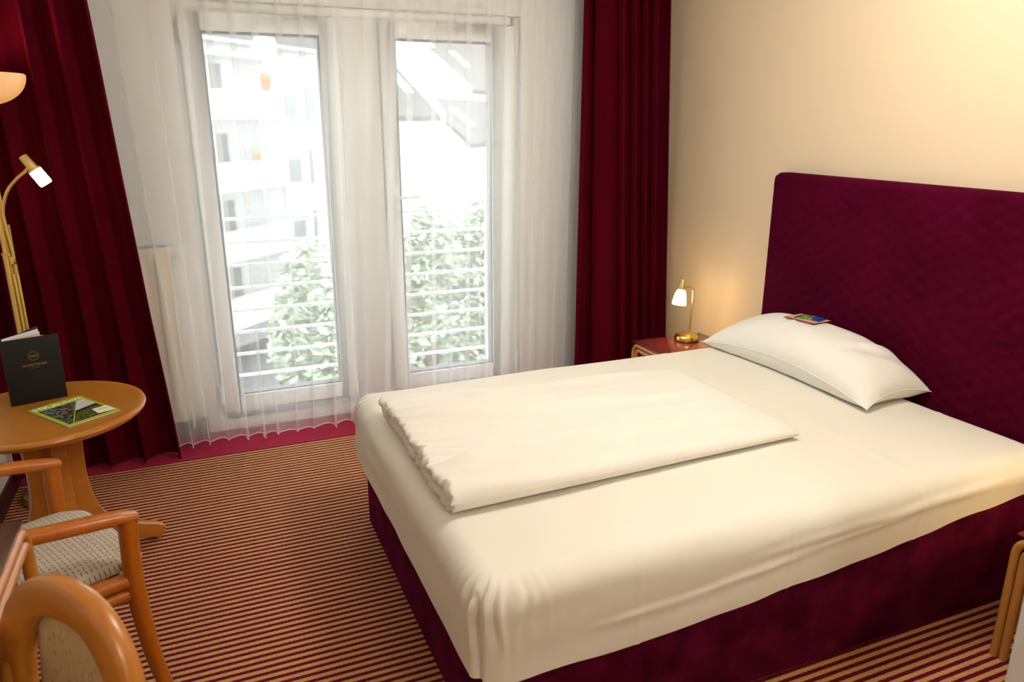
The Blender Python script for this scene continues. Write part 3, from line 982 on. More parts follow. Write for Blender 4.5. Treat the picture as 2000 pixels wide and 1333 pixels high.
def bedside_lamp(loc, rz, label, power):
    t = thing('bedside_lamp', label, 'lamp', loc, rz, group='brass bedside lamps')
    MB().lathe([(0, 0), (0.060, 0), (0.064, 0.006), (0.066, 0.016), (0.062, 0.028), (0.050, 0.035), (0.0, 0.037)], 36).build('base', M['brass'], t)
    MB().lathe([(0, 0.0), (0.067, 0.0), (0.067, 0.003), (0, 0.003)], 36).build('rubber_ring', M['black'], t)
    # local -y is the direction the arm leans
    stem = [(0.020, 0, 0.034), (0.022, 0, 0.12), (0.024, 0, 0.20), (0.024, 0, 0.262)]
    stem += [(-0.006 + 0.030 * math.cos(math.radians(a)), 0, 0.262 + 0.038 * math.sin(math.radians(a))) for a in range(12, 109, 12)]
    stem += [(-0.028, 0, 0.297), (-0.046, 0, 0.292)]
    MB().tube(stem, 0.0055, 12, up=(0, 1, 0)).build('stem', M['brass'], t)
    ax = Vector((-0.17, -0.05, -1)).normalized()
    p0 = Vector((-0.046, 0, 0.345))
    MB().lathe([(0, 0), (0.010, 0), (0.012, 0.004), (0.017, 0.052), (0.017, 0.058), (0, 0.058)], 20, p0, axis=ax).build('socket', M['brass_satin'], t)
    MB().tube([p0, p0 - ax * 0.018], 0.0022, 8).build('switch_pin', M['brass'], t)
    prof = [(0.016, 0.054), (0.022, 0.062), (0.028, 0.078), (0.033, 0.10), (0.036, 0.122), (0.0365, 0.134), (0.035, 0.138), (0.034, 0.122), (0.031, 0.10), (0.026, 0.078), (0.020, 0.064), (0.014, 0.058)]
    MB().lathe(prof, 20, p0, axis=ax).build('glass_shade', M['shade_on'], t)
    MB().lathe([(0, 0.036), (0.006, 0.036), (0.006, 0.040), (0, 0.040)], 12, (-0.02, -0.028, -0.001)).build('base_switch', M['brass_satin'], t)
    MB().tube(catmull([(0.055, 0.02, 0.008), (0.075, 0.028, 0.018), (0.085, 0.035, 0.012), (0.095, 0.04, 0.004), (0.12, 0.05, 0.004)], 5), 0.003, 8).build('cord', M['black'], t)
    ld = bpy.data.lights.new('bulb_light', 'SPOT'); ld.energy = power; ld.color = (1.0, 0.66, 0.30); ld.shadow_soft_size = 0.025
    ld.spot_size = math.radians(150); ld.spot_blend = 0.6
    lo = bpy.data.objects.new('bulb_light', ld); COL.objects.link(lo); lo.parent = t
    lo.location = p0 + ax * 0.145
    lo.rotation_euler = ax.to_track_quat('-Z', 'Y').to_euler()
    return t
bedside_lamp((2.425, 3.30, 0.43), 0.0, 'lit brass gooseneck lamp on the nightstand by the wine drape', 1.5)
bedside_lamp((2.43, 1.02, 0.43), 0.0, 'lit brass gooseneck lamp on the cropped right nightstand', 3.5)

def desk():
    t = thing('writing_desk', 'wooden writing desk with dark top cropped by the left edge', 'desk', (-0.42, 1.812, 0))
    h, ln, d = 0.745, 1.15, 0.455
    b_ = MB(); uframe(b_, -ln, 0.0, h - 0.006, -0.016, r=0.0135, R=0.05)
    b_.build('front_frame', M['oak'], t)
    b_ = MB(); uframe(b_, -ln, 0.0, h - 0.006, -d + 0.02, r=0.0135, R=0.05)
    b_.build('back_frame', M['oak'], t)
    box('tabletop', -d, -0.012, -ln + 0.03, -0.014, h - 0.010, h, M['desk_top'], t, bevel=0.002)
    dr_ = box('drawer_front', -0.052, -0.036, -ln + 0.06, -0.062, h - 0.17, h - 0.058, M['oak'], t, bevel=0.003)
    for y in (-0.32, -0.83):
        MB().lathe([(0, 0), (0.008, 0), (0.007, 0.012), (0.013, 0.018), (0.012, 0.026), (0, 0.028)], 16, (-0.036, y, h - 0.115), axis=(1, 0, 0)).build('knob', M['brass'], dr_)
    box('carcass', -d + 0.04, -0.052, -ln + 0.05, -0.05, h - 0.175, h - 0.012, M['oak'], t, bevel=0.003)
    box('side_panel', -d + 0.04, -0.04, -0.048, -0.034, 0.10, h - 0.04, M['oak'], t, bevel=0.003)
    box('side_panel', -d + 0.04, -0.04, -ln + 0.034, -ln + 0.048, 0.10, h - 0.04, M['oak'], t, bevel=0.003)
desk()

# ------------------------------------------------------------------ chairs
def armchair(loc, rz, label):
    """local +y is the way it faces, origin between the feet"""
    t = thing('armchair', label, 'armchair', loc, rz)
    wf_, wb, dep = 0.246, 0.200, 0.405
    for s in (-1, 1):
        # front leg runs up into the arm post, splayed foot
        pts = catmull([(s * (wf_ + 0.012), 0.045, 0.0), (s * (wf_ + 0.004), 0.012, 0.18), (s * wf_, -0.004, 0.38), (s * wf_, -0.004, 0.50), (s * wf_, 0.0, 0.605)], 6)
        MB().tube(pts, [0.018 + 0.006 * min(1, p.z / 0.35) for p in pts], 14).build('front_leg', M['red_wood'], t)
        # arm
        pts = catmull([(s * wf_, 0.022, 0.606), (s * wf_, -0.04, 0.622), (s * (wf_ + 0.004), -0.16, 0.645), (s * (wf_ - 0.012), -0.32, 0.668), (s * (wb + 0.010), -dep + 0.01, 0.68)], 6)
        k = len(pts)
        MB().tube(pts, [0.026 * (0.75 + 0.25 * math.sin(PI * min(1, (i + 2) / (k * 0.4)) / 2)) for i in range(k)], 16, flat=(0.62, 1.0)).build('armrest', M['red_wood'], t)
        # rear leg up into the back stile
        pts = catmull([(s * (wb + 0.01), -dep - 0.06, 0.0), (s * wb, -dep - 0.015, 0.22), (s * wb, -dep, 0.43), (s * wb, -dep - 0.02, 0.62), (s * (wb - 0.01), -dep - 0.05, 0.78)], 6)
        MB().tube(pts, 0.018, 14).build('back_leg', M['red_wood'], t)
        # paired side rails under the seat
        for z, r in ((0.432, 0.021), (0.392, 0.019)):
            MB().tube([(s * (wf_ - 0.004), -0.006, z), (s * wb, -dep, z)], r, 12).build('side_rail', M['red_wood'], t)
    MB().tube([(-wf_, -0.008, 0.385), (wf_, -0.008, 0.385)], 0.02, 12).build('front_rail', M['red_wood'], t)
    MB().tube([(-wb, -dep, 0.385), (wb, -dep, 0.385)], 0.018, 12).build('back_rail', M['red_wood'], t)
    # seat cushion
    vs = []; fs = []
    nx, ny = 28, 28
    for side in (1, -1):
        for i in range(nx + 1):
            for j in range(ny + 1):
                u = -1 + 2 * i / nx; v = -1 + 2 * j / ny
                q = max(0, (1 - abs(u) ** 5) * (1 - abs(v) ** 5)) ** 0.4
                # squircle outline
                m_ = max(abs(u), abs(v)); l_ = (abs(u) ** 6 + abs(v) ** 6) ** (1 / 6) or 1
                f = m_ / l_
                uu, vv = u * f, v * f
                wd = (0.190 + 0.040 * (vv + 1) / 2)
                x = uu * wd; y = -dep / 2 + 0.015 + vv * (dep / 2 + 0.045)
                z = 0.452 + (0.036 * q + 0.006 * (1 - u * u) * (1 - v * v) if side > 0 else -0.02 * q)
                vs.append((x, y, z))
    m_ = (nx + 1) * (ny + 1)
    for i in range(nx):
        for j in range(ny):
            a = i * (ny + 1) + j
            fs.append((a, a + ny + 1, a + ny + 2, a + 1)); fs.append((m_ + a, m_ + a + 1, m_ + a + ny + 2, m_ + a + ny + 1))
    MB().add(vs, fs).build('seat', M['woven'], t, sharp=100)
    oval_back(t, (0, -dep - 0.035, 0.80), 0.195, 0.165, 0.10, M['red_wood'], M['woven'])
    return t

def oval_back(t, c, a, b, lean, wmat, fmat, rw=0.026, rd=0.020, off=0.016):
    """oval ring in the local x-z plane, padded panel inside"""
    c = Vector(c)
    n = 48
    pts = []
    for i in range(n + 1):
        th = 2 * PI * i / n
        x = a * math.copysign(abs(math.cos(th)) ** 0.85, math.cos(th)); z = b * math.copysign(abs(math.sin(th)) ** 0.85, math.sin(th))
        pts.append(c + Vector((x, -lean * z - 0.25 * x * x * -1, z)))
    mb = MB(); 
    vs = []; fs = []
    m = 16
    for i in range(n):
        p = pts[i]; tg = (pts[(i + 1) % n] - pts[i - 1 if i else n - 1]).normalized()
        dirn = Vector((0, 1, lean)).normalized()
        rad = dirn.cross(tg).normalized()
        for j in range(m):
            ph = 2 * PI * j / m
            cx, sx = math.cos(ph), math.sin(ph)
            cx = math.copysign(abs(cx) ** 0.5, cx); sx = math.copysign(abs(sx) ** 0.6, sx)
            vs.append(p + rad * rw * cx + dirn * rd * sx)
    for i in range(n):
        i2 = (i + 1) % n
        for j in range(m):
            j2 = (j + 1) % m
            fs.append((i * m + j, i2 * m + j, i2 * m + j2, i * m + j2))
    MB().add(vs, fs).build('back_ring', wmat, t, sharp=80)
    # panel: rounded slab, narrower than the ring so that gaps stay at its sides
    vs = []; fs = []
    nu, nv = 20, 24
    for side in (1, -1):
        for i in range(nu + 1):
            for j in range(nv + 1):
                u = -1 + 2 * i / nu; v = -1 + 2 * j / nv
                zz = v * (b - 0.006)
                wmax = a * math.sqrt(max(0.05, 1 - (zz / (b + 0.015)) ** 2)) - 0.004
                wid = min(a * 0.72, wmax)
                x = u * wid
                q = max(0, (1 - abs(u) ** 6)) ** 0.5
                y = side * 0.014 * q + off + 0.25 * x * x - lean * zz
                vs.append(c + Vector((x, y, zz)))
    m_ = (nu + 1) * (nv + 1)
    for i in range(nu):
        for j in range(nv):
            a_ = i * (nv + 1) + j
            fs.append((a_, a_ + nv + 1, a_ + nv + 2, a_ + 1)); fs.append((m_ + a_, m_ + a_ + 1, m_ + a_ + nv + 2, m_ + a_ + nv + 1))
    MB().add(vs, fs).build('back_panel', fmat, t, sharp=100)

fa = math.radians(28)   # facing angle from +x towards +y
front_mid = Vector((-0.368, 2.203, 0))
armchair(front_mid, fa - PI / 2, 'armchair with woven beige seat between round table and desk')

def side_chair(loc, rz, label):
    t = thing('side_chair', label, 'chair', loc, rz)
    dep = 0.42
    oval_back(t, (0, 0, 0.630), 0.160, 0.190, 0.10, M['oak'], M['moire'], rw=0.036, rd=0.021, off=-0.014)
    for s in (-1, 1):
        pts = catmull([(s * 0.165, -0.02, 0.0), (s * 0.16, 0.02, 0.22), (s * 0.158, 0.045, 0.44), (s * 0.158, 0.03, 0.58), (s * 0.162, 0.012, 0.66)], 6)
        MB().tube(pts, 0.018, 12).build('back_leg', M['oak'], t)
        pts = catmull([(s * 0.205, dep + 0.06, 0.0), (s * 0.2, dep + 0.03, 0.2), (s * 0.2, dep + 0.02, 0.41)], 6)
        MB().tube(pts, [0.015 + 0.006 * p.z / 0.41 for p in pts], 12).build('front_leg', M['oak'], t)
        MB().tube([(s * 0.158, 0.045, 0.385), (s * 0.2, dep + 0.02, 0.385)], 0.018, 10).build('side_rail', M['oak'], t)
    MB().tube([(-0.2, dep + 0.02, 0.385), (0.2, dep + 0.02, 0.385)], 0.018, 10).build('front_rail', M['oak'], t)
    MB().tube([(-0.158, 0.045, 0.385), (0.158, 0.045, 0.385)], 0.018, 10).build('back_rail', M['oak'], t)
    vs = []; fs = []
    n_ = 24
    for side in (1, -1):
        for i in range(n_ + 1):
            for j in range(n_ + 1):
                u = -1 + 2 * i / n_; v = -1 + 2 * j / n_
                q = max(0, (1 - abs(u) ** 5) * (1 - abs(v) ** 5)) ** 0.4
                m_ = max(abs(u), abs(v)); l_ = (abs(u) ** 6 + abs(v) ** 6) ** (1 / 6) or 1
                uu, vv = u * m_ / l_, v * m_ / l_
                x = uu * (0.155 + 0.045 * (vv + 1) / 2); y = 0.245 + vv * 0.20
                vs.append((x, y, 0.425 + (0.036 * q if side > 0 else -0.018 * q)))
    m_ = (n_ + 1) ** 2
    for i in range(n_):
        for j in range(n_):
            a = i * (n_ + 1) + j
            fs.append((a, a + n_ + 1, a + n_ + 2, a + 1)); fs.append((m_ + a, m_ + a + 1, m_ + a + n_ + 2, m_ + a + n_ + 1))
    MB().add(vs, fs).build('seat', M['woven'], t, sharp=100)
    return t
fb = math.radians(39)
side_chair((-0.285, 1.285, 0), fb + PI / 2, 'wooden chair with oval upholstered back in the lower left corner')

# ------------------------------------------------------------------ round table
TZ = 0.63
TC = (-0.560, 2.875)
tb = thing('round_table', 'round honey wood pedestal table in front of the left drape', 'table', (TC[0], TC[1], 0))
Rt = 0.318
MB().lathe([(0, 0), (Rt - 0.026, 0), (Rt - 0.026, TZ - TZ + 0.0005), (0, 0.0005)], 64, (0, 0, TZ - 0.001)).build('top_veneer', M['table_wood'], tb)
MB().lathe([(0, -0.034), (Rt - 0.05, -0.034), (Rt - 0.018, -0.030), (Rt - 0.004, -0.020), (Rt, -0.010), (Rt - 0.003, -0.003), (Rt - 0.014, 0.0), (Rt - 0.026, -0.001), (0, -0.001)], 72, (0, 0, TZ)).build('tabletop', M['oak'], tb)
MB().lathe([(0, 0), (0.05, 0), (0.05, 0.02), (0, 0.02)], 24, (0, 0, TZ - 0.054)).build('top_plate', M['oak'], tb)
for k in range(4):
    ang = math.radians(22 + 90 * k)
    # flat sawn leg: vertical at the column, sweeping out to the foot
    prof = [(0.055, 0.575), (0.050, 0.45), (0.052, 0.34), (0.070, 0.24), (0.105, 0.165), (0.165, 0.105), (0.235, 0.067), (0.290, 0.045), (0.322, 0.026)]
    pts = catmull([(r, 0, z) for r, z in prof], 5)
    vs = []; fs = []
    n = len(pts)
    for i, p in enumerate(pts):
        tg = (pts[min(n - 1, i + 1)] - pts[max(0, i - 1)]).normalized()
        nr = Vector((tg.z, 0, -tg.x))
        f = i / (n - 1)
        hw = 0.044 * (1 - f) + 0.026 * f
        if i == n - 1: hw *= 0.75
        for (a_, b_) in ((1, -1), (1, 1), (-1, 1), (-1, -1)):
            q = p + nr * hw * a_
            q.z = max(q.z, 0.002)
            vs.append((q.x, b_ * 0.023, q.z))
    for i in range(n - 1):
        for j in range(4):
            j2 = (j + 1) % 4
            fs.append((i * 4 + j, i * 4 + j2, (i + 1) * 4 + j2, (i + 1) * 4 + j))
    fs.append((3, 2, 1, 0)); fs.append(tuple((n - 1) * 4 + j for j in range(4)))
    mb = MB().add(vs, fs)
    rot = Matrix.Rotation(ang, 3, 'Z')
    mb.xf(lambda p: rot @ p)
    mb.build('leg', M['oak'], tb, bevel=0.006, segs=3)

# folder standing open on the table
FZ = TZ
fa_ = Vector((-0.505, 3.000)); fb_ = Vector((-0.672, 2.950))
fold = thing('menu_folder', 'black menu folder with gold emblem standing on the round table', 'folder', (-0.505, 3.0, FZ))
wv = (fb_ - fa_); fw_ = wv.length; wd = wv.normalized()
M['leather'] = fabric('black_leatherette', (0.010, 0.011, 0.010), (0.013, 0.013, 0.012), 0.55, 0, 500, 0.2)
M['gold'] = simple('gold_print', (0.30, 0.17, 0.035), 0.45, 0.3)
M['paper'] = simple('white_paper', (0.75, 0.76, 0.82), 0.6)
FH = 0.245
rf = Matrix.Rotation(math.atan2(wd.y, wd.x), 4, 'Z')
# front cover plane: local x along the cover from right edge to spine, z up, leaning slightly back
lean = Matrix.Rotation(math.radians(-5), 4, 'X')
def place(mb, mtx): return mb.xf(lambda p: mtx @ p)
place(MB().box(0, fw_, -0.002, 0.002, 0.001, FH), rf @ lean).build('front_cover', M['leather'], fold, bevel=0.0015)
spine = rf @ lean @ Matrix.Translation((fw_, 0, 0)) @ Matrix.Rotation(math.radians(222), 4, 'Z')
place(MB().box(0.0, fw_, -0.002, 0.002, 0.001, FH), spine).build('back_cover', M['leather'], fold, bevel=0.0015)
for k, (dg, inset, mt_) in enumerate(((207, 0.040, 'paper'), (200, 0.045, 'paper'), (194, 0.05, 'card_tan'), (189, 0.045, 'paper'))):
    q = rf @ lean @ Matrix.Translation((fw_ - 0.004, -0.003, 0.0)) @ Matrix.Rotation(math.radians(dg), 4, 'Z')
    place(MB().box(0.004, fw_ - inset, -0.0005, 0.0005, 0.006, FH + 0.006 - 0.004 * k), q).build('page', M[mt_], fold, smooth=False)
# emblem on the outward face (local +y after the turn faces the room)
def on_cover(x, z): return rf @ lean @ Matrix.Translation((x, 0.0022, z)) @ Matrix(((-1, 0, 0, 0), (0, 0, 1, 0), (0, 1, 0, 0), (0, 0, 0, 1)))
place(MB().lathe([(0.0150, -0.0002), (0.0165, -0.0002), (0.0165, 0.0004), (0.0150, 0.0004)], 32, closed=True), on_cover(fw_ * 0.48, FH * 0.72)).build('emblem_ring', M['gold'], fold, smooth=False)
place(MB().box(-0.012, 0.012, -0.004, -0.0028, 0, 0.0003).box(-0.012, 0.012, 0.0028, 0.004, 0, 0.0003), on_cover(fw_ * 0.48, FH * 0.72)).build('emblem_bars', M['gold'], fold, smooth=False)
text_mesh('emblem_script', 'Warsteiner', 0.006, M['gold'], fold, on_cover(fw_ * 0.48, FH * 0.72))
text_mesh('lettering', 'WARSTEINER', 0.0125, M['gold'], fold, on_cover(fw_ * 0.48, FH * 0.585), bold=0.0002)
place(MB().box(-0.015, 0.015, -0.0004, 0.0004, 0, 0.0003), on_cover(fw_ * 0.48, FH * 0.54)).build('underline', M['gold'], fold, smooth=False)

# magazine
M['lime'] = simple('lime_cover', (0.42, 0.50, 0.015), 0.25)
M['white_ink'] = simple('white_ink', (0.85, 0.85, 0.82), 0.3)
M['yellow_ink'] = simple('yellow_ink', (0.75, 0.55, 0.04), 0.3)
def photo_mat(name, stops, sc, detail=5):
    m, nt, b_ = newmat(name)
    v = objcoord(nt, (1, 1, 1))
    n = N(nt, 'ShaderNodeTexNoise', Scale=sc, Detail=detail, Roughness=0.75); L(nt, v, n.inputs['Vector'])
    r = ramp(nt, stops); L(nt, n.outputs[0], r.inputs[0]); L(nt, r.outputs[0], b_.inputs['Base Color'])
    b_.inputs['Roughness'].default_value = 0.25
    return m
M['photo_a'] = photo_mat('street_photo_print', [(0.3, (0.01, 0.012, 0.01)), (0.48, (0.03, 0.04, 0.025)), (0.56, (0.20, 0.20, 0.19)), (0.62, (0.02, 0.03, 0.02)), (0.75, (0.5, 0.5, 0.5))], 70)
M['photo_b'] = photo_mat('meadow_photo_print', [(0.3, (0.02, 0.03, 0.006)), (0.5, (0.07, 0.085, 0.015)), (0.6, (0.16, 0.15, 0.05)), (0.72, (0.35, 0.18, 0.15))], 110)
M['photo_sky'] = simple('pale_sky_print', (0.62, 0.62, 0.60), 0.3)
M['photo_hill'] = simple('dark_hill_print', (0.02, 0.028, 0.012), 0.3)
mc = [Vector((-0.615, 2.880)), Vector((-0.461, 2.664)), Vector((-0.318, 2.781)), Vector((-0.464, 2.968))]  # title-left, bottom-left, bottom-right, title-right
ctr = (mc[0] + mc[1] + mc[2] + mc[3]) / 4
ux = ((mc[3] - mc[0]) + (mc[2] - mc[1])).normalized()   # along the title
mw, mh = 0.178, 0.262
mag = thing('magazine', 'lime green journal magazine lying on the round table', 'magazine', (ctr.x, ctr.y, TZ), math.atan2(ux.y, ux.x))
w2, h2 = mw / 2, mh / 2
box('pages', -w2 + 0.001, w2 - 0.001, -h2 + 0.001, h2 - 0.001, 0.0005, 0.0035, M['paper'], mag)
box('cover', -w2, w2, -h2, h2, 0.0035, 0.0042, M['lime'], mag)
zt = 0.0042
def flat(name, poly, mat_, z=zt, t=0.0002): MB().prism(poly, z, z + t).build(name, mat_, mag, smooth=False)
px0, px1, py0, py1 = -w2 + 0.012, w2 - 0.010, -h2 + 0.016, h2 - 0.050
def lx(y): return px0 + 0.012 + (px1 - 0.030 - px0 - 0.012) * (y - py0) / (py1 - py0)
flat('photo_print', [(px0, py1), (px0, py0), (lx(py0), py0), (lx(py1), py1)], M['photo_a'])
gp = 0.004
flat('photo_print', [(lx(py0) + gp, py0), (px1, py0), (px1, py0 + 0.10), (lx(py0 + 0.08) + gp, py0 + 0.08)], M['photo_b'])
flat('photo_print', [(lx(py0 + 0.08) + gp, py0 + 0.08), (px1, py0 + 0.10), (px1, py0 + 0.120), (lx(py0 + 0.105) + gp, py0 + 0.105)], M['photo_hill'])
flat('photo_print', [(lx(py0 + 0.105) + gp, py0 + 0.105), (px1, py0 + 0.120), (px1, py1), (lx(py1) + gp, py1)], M['photo_sky'])
flat('label_panel', [(w2 - 0.060, -h2 + 0.030), (w2 - 0.004, -h2 + 0.020), (w2 - 0.004, -h2 + 0.085), (w2 - 0.052, -h2 + 0.085)], M['white_ink'], zt + 0.0002, 0.0006)
flat('label_print', [(w2 - 0.044, -h2 + 0.055), (w2 - 0.014, -h2 + 0.053), (w2 - 0.014, -h2 + 0.066), (w2 - 0.044, -h2 + 0.068)], M['yellow_ink'], zt + 0.0008, 0.0002)
M['red_ink'] = simple('red_ink', (0.55, 0.02, 0.03), 0.3)
flat('print_accent', [(-0.022, 0.030), (-0.004, 0.030), (-0.004, 0.046), (-0.022, 0.046)], M['red_ink'], zt + 0.0002, 0.0002)
text_mesh('title_lettering', 'HK', 0.040, M['white_ink'], mag, Matrix.Translation((-w2 + 0.034, h2 - 0.026, zt + 0.0004)), bold=0.0012)
text_mesh('title_lettering', 'JOURNAL', 0.027, M['white_ink'], mag, Matrix.Translation((0.030, h2 - 0.029, zt + 0.0004)) @ Matrix.Diagonal((0.9, 1, 1, 1)), bold=0.0008)

# ------------------------------------------------------------------ floor lamp
fl = thing('floor_lamp', 'brass floor lamp with glowing bowl and reading arm by the drape', 'lamp', (-0.715, 3.54, 0))
MB().lathe([(0, 0), (0.117, 0), (0.120, 0.006), (0.120, 0.022), (0.112, 0.030), (0.06, 0.036), (0, 0.038)], 40).build('base', M['brass_satin'], fl)
MB().lathe([(0, 0.034), (0.020, 0.034), (0.020, 1.08), (0.0, 1.08)], 24).build('lower_pole', M['brass'], fl)
MB().lathe([(0, 1.078), (0.0225, 1.078), (0.0225, 1.088), (0, 1.088)], 24).build('pole_collar', M['brass_satin'], fl)
MB().lathe([(0, 1.088), (0.017, 1.088), (0.017, 1.66), (0, 1.66)], 24).build('upper_pole', M['brass'], fl)
MB().tube([(0.022, -0.010, 0.05), (0.022, -0.010, 1.2)], 0.006, 10).build('cable_rod', M['brass'], fl)
bowl = [(0.018, 1.655)]
for k in range(1, 13):
    a = PI / 2 * k / 12
    bowl.append((0.168 * math.sin(a) ** 0.9 + 0.0, 1.765 - 0.115 * math.cos(a)))
bowl += [(0.165, 1.767)]
for k in range(12, 0, -1):
    a = PI / 2 * k / 12
    bowl.append((0.163 * math.sin(a) ** 0.9, 1.769 - 0.113 * math.cos(a)))
bowl.append((0.018, 1.662))
MB().lathe(bowl, 48).build('glass_bowl', M['bowl_on'], fl)
MB().lathe([(0, 1.645), (0.028, 1.645), (0.024, 1.665), (0, 1.665)], 24).build('bowl_holder', M['brass'], fl)
ld = bpy.data.lights.new('uplight_bulb', 'SPOT'); ld.energy = 6; ld.color = (1.0, 0.72, 0.42); ld.shadow_soft_size = 0.06; ld.spot_size = math.radians(165); ld.spot_blend = 0.5
lo = bpy.data.objects.new('uplight_bulb', ld); COL.objects.link(lo); lo.parent = fl; lo.location = (0, 0, 1.77); lo.rotation_euler = (PI, 0, 0)
# reading arm: leaves the pole low and arches up to the right (towards the room)
arm = catmull([(0.020, -0.02, 1.00), (0.022, -0.022, 1.10), (0.016, -0.025, 1.19), (0.018, -0.03, 1.26), (0.045, -0.04, 1.33), (0.085, -0.05, 1.378), (0.118, -0.06, 1.405), (0.140, -0.065, 1.425)], 6)
MB().tube(arm, 0.0062, 10).build('reading_arm', M['brass_satin'], fl)
hd = thing  # (helper name kept free)
hp0 = Vector((0.122, -0.066, 1.466)); hax = Vector((0.52, -0.06, -0.86)).normalized()
head = MB().lathe([(0, 0), (0.015, 0), (0.017, 0.004), (0.0185, 0.056), (0.025, 0.058), (0.0255, 0.066), (0, 0.066)], 22, hp0, axis=hax).build('lamp_head', M['brass_satin'], fl)
MB().lathe([(0, 0.062), (0.0235, 0.062), (0.0245, 0.118), (0.0225, 0.127), (0, 0.128)], 16, hp0, axis=hax).build('head_glass', M['spot_on'], head)
MB().box(0.010, 0.030, -0.035, -0.020, 1.045, 1.075).build('switch_block', M['brass'], fl, bevel=0.002)

# ------------------------------------------------------------------ ceiling lamp (above the frame)
def globe_lamp(loc, label, mat):
    cl = thing('ceiling_lamp', label, 'lamp', loc, group='opal globe ceiling lamps')
    MB().lathe([(0, -0.001), (0.07, -0.001), (0.07, -0.02), (0.03, -0.05), (0, -0.05)], 40).build('mount', M['white_metal'], cl)
    MB().lathe([(0.13 * math.sin(PI * k / 10), -0.17 + 0.13 * math.cos(PI * k / 10)) for k in range(11)], 18).build('opal_globe', mat, cl)
globe_lamp((1.5, 1.75, ZC), 'round opal globe lamp on the ceiling above the bed', M['ceil_on'])
globe_lamp((0.85, -0.6, ZC), 'added unseen opal globe giving fill light from behind the camera', M['fill_on'])  # unseen globe added as frontal fill for bed sides and door frames

# ------------------------------------------------------------------ outside
M['render_white'] = simple('white_render', (0.78, 0.78, 0.77), 0.9)
M['roof_tile'] = simple('grey_roof', (0.085, 0.078, 0.074), 0.8)
M['roof_brown'] = simple('brown_roof', (0.10, 0.08, 0.072), 0.8)
M['far_glass'] = simple('far_window_glass', (0.27, 0.29, 0.29), 0.5)  # lightened base colour stands in for the reflected sky
M['chimney'] = simple('orange_brick', (0.26, 0.09, 0.05), 0.9)
M['asphalt'] = simple('asphalt', (0.10, 0.10, 0.10), 0.9)
M['leaf'] = simple('hazed_leaf_green', (0.28, 0.325, 0.225), 0.9)  # paled so that overexposed haze sits in the leaf colour
M['terracotta'] = simple('terracotta', (0.5, 0.18, 0.10), 0.8)
M['zinc'] = simple('zinc', (0.55, 0.57, 0.58), 0.5)
g = box('ground', -60, 80, 5, 110, -8.4, -8.2, M['asphalt']); struct(g, 'grey street level far below the balcony', 'ground')
BR = math.atan2(0.69, 0.72)     # facade direction of the houses opposite
def house(name, label, loc): return thing(name, label, 'building', loc, BR)
# local x along the facade, local -y towards us
A = house('apartment_house', 'white apartment house with balconies seen through the left balcony door', (0.5, 32.0, -8.2))
fl0 = 8.2
fc = MB()
fc.box(-9, -3.0, 0.0, 6, 0, fl0 + 4.6); fc.box(4.35, 7.4, 0.0, 6, 0, fl0 + 4.6)
fc.box(-3.0, 4.35, 1.3, 6, 0, fl0 + 4.6); fc.box(-3.0, 4.35, 0.0, 1.3, fl0 + 4.0, fl0 + 4.6)
fc.build('facade', M['render_white'], A, smooth=False)
rfv = MB().add([(-9.3, -0.5, fl0 + 4.45), (7.6, -0.5, fl0 + 4.45), (7.6, 4.5, fl0 + 8.2), (-9.3, 4.5, fl0 + 8.2), (-9.3, -0.5, fl0 + 4.6), (7.6, -0.5, fl0 + 4.6), (7.6, 4.5, fl0 + 8.35), (-9.3, 4.5, fl0 + 8.35)],
    [(0, 1, 2, 3), (7, 6, 5, 4), (0, 4, 5, 1), (1, 5, 6, 2), (2, 6, 7, 3), (3, 7, 4, 0)]).build('roof', M['roof_tile'], A, smooth=False)
MB().tube([(-9.3, -0.56, fl0 + 4.5), (7.6, -0.56, fl0 + 4.5)], 0.08, 8).build('gutter', M['zinc'], A)
for sx in (2.6, 5.2):
    MB().add([(sx, 1.2, fl0 + 5.85), (sx + 0.8, 1.2, fl0 + 5.85), (sx + 0.8, 2.2, fl0 + 6.62), (sx, 2.2, fl0 + 6.62), (sx, 1.1, fl0 + 6.0), (sx + 0.8, 1.1, fl0 + 6.0), (sx + 0.8, 2.1, fl0 + 6.77), (sx, 2.1, fl0 + 6.77)],
        [(0, 1, 2, 3), (7, 6, 5, 4), (0, 4, 5, 1), (1, 5, 6, 2), (2, 6, 7, 3), (3, 7, 4, 0)]).build('roof_window', M['render_white'], rfv, smooth=False)
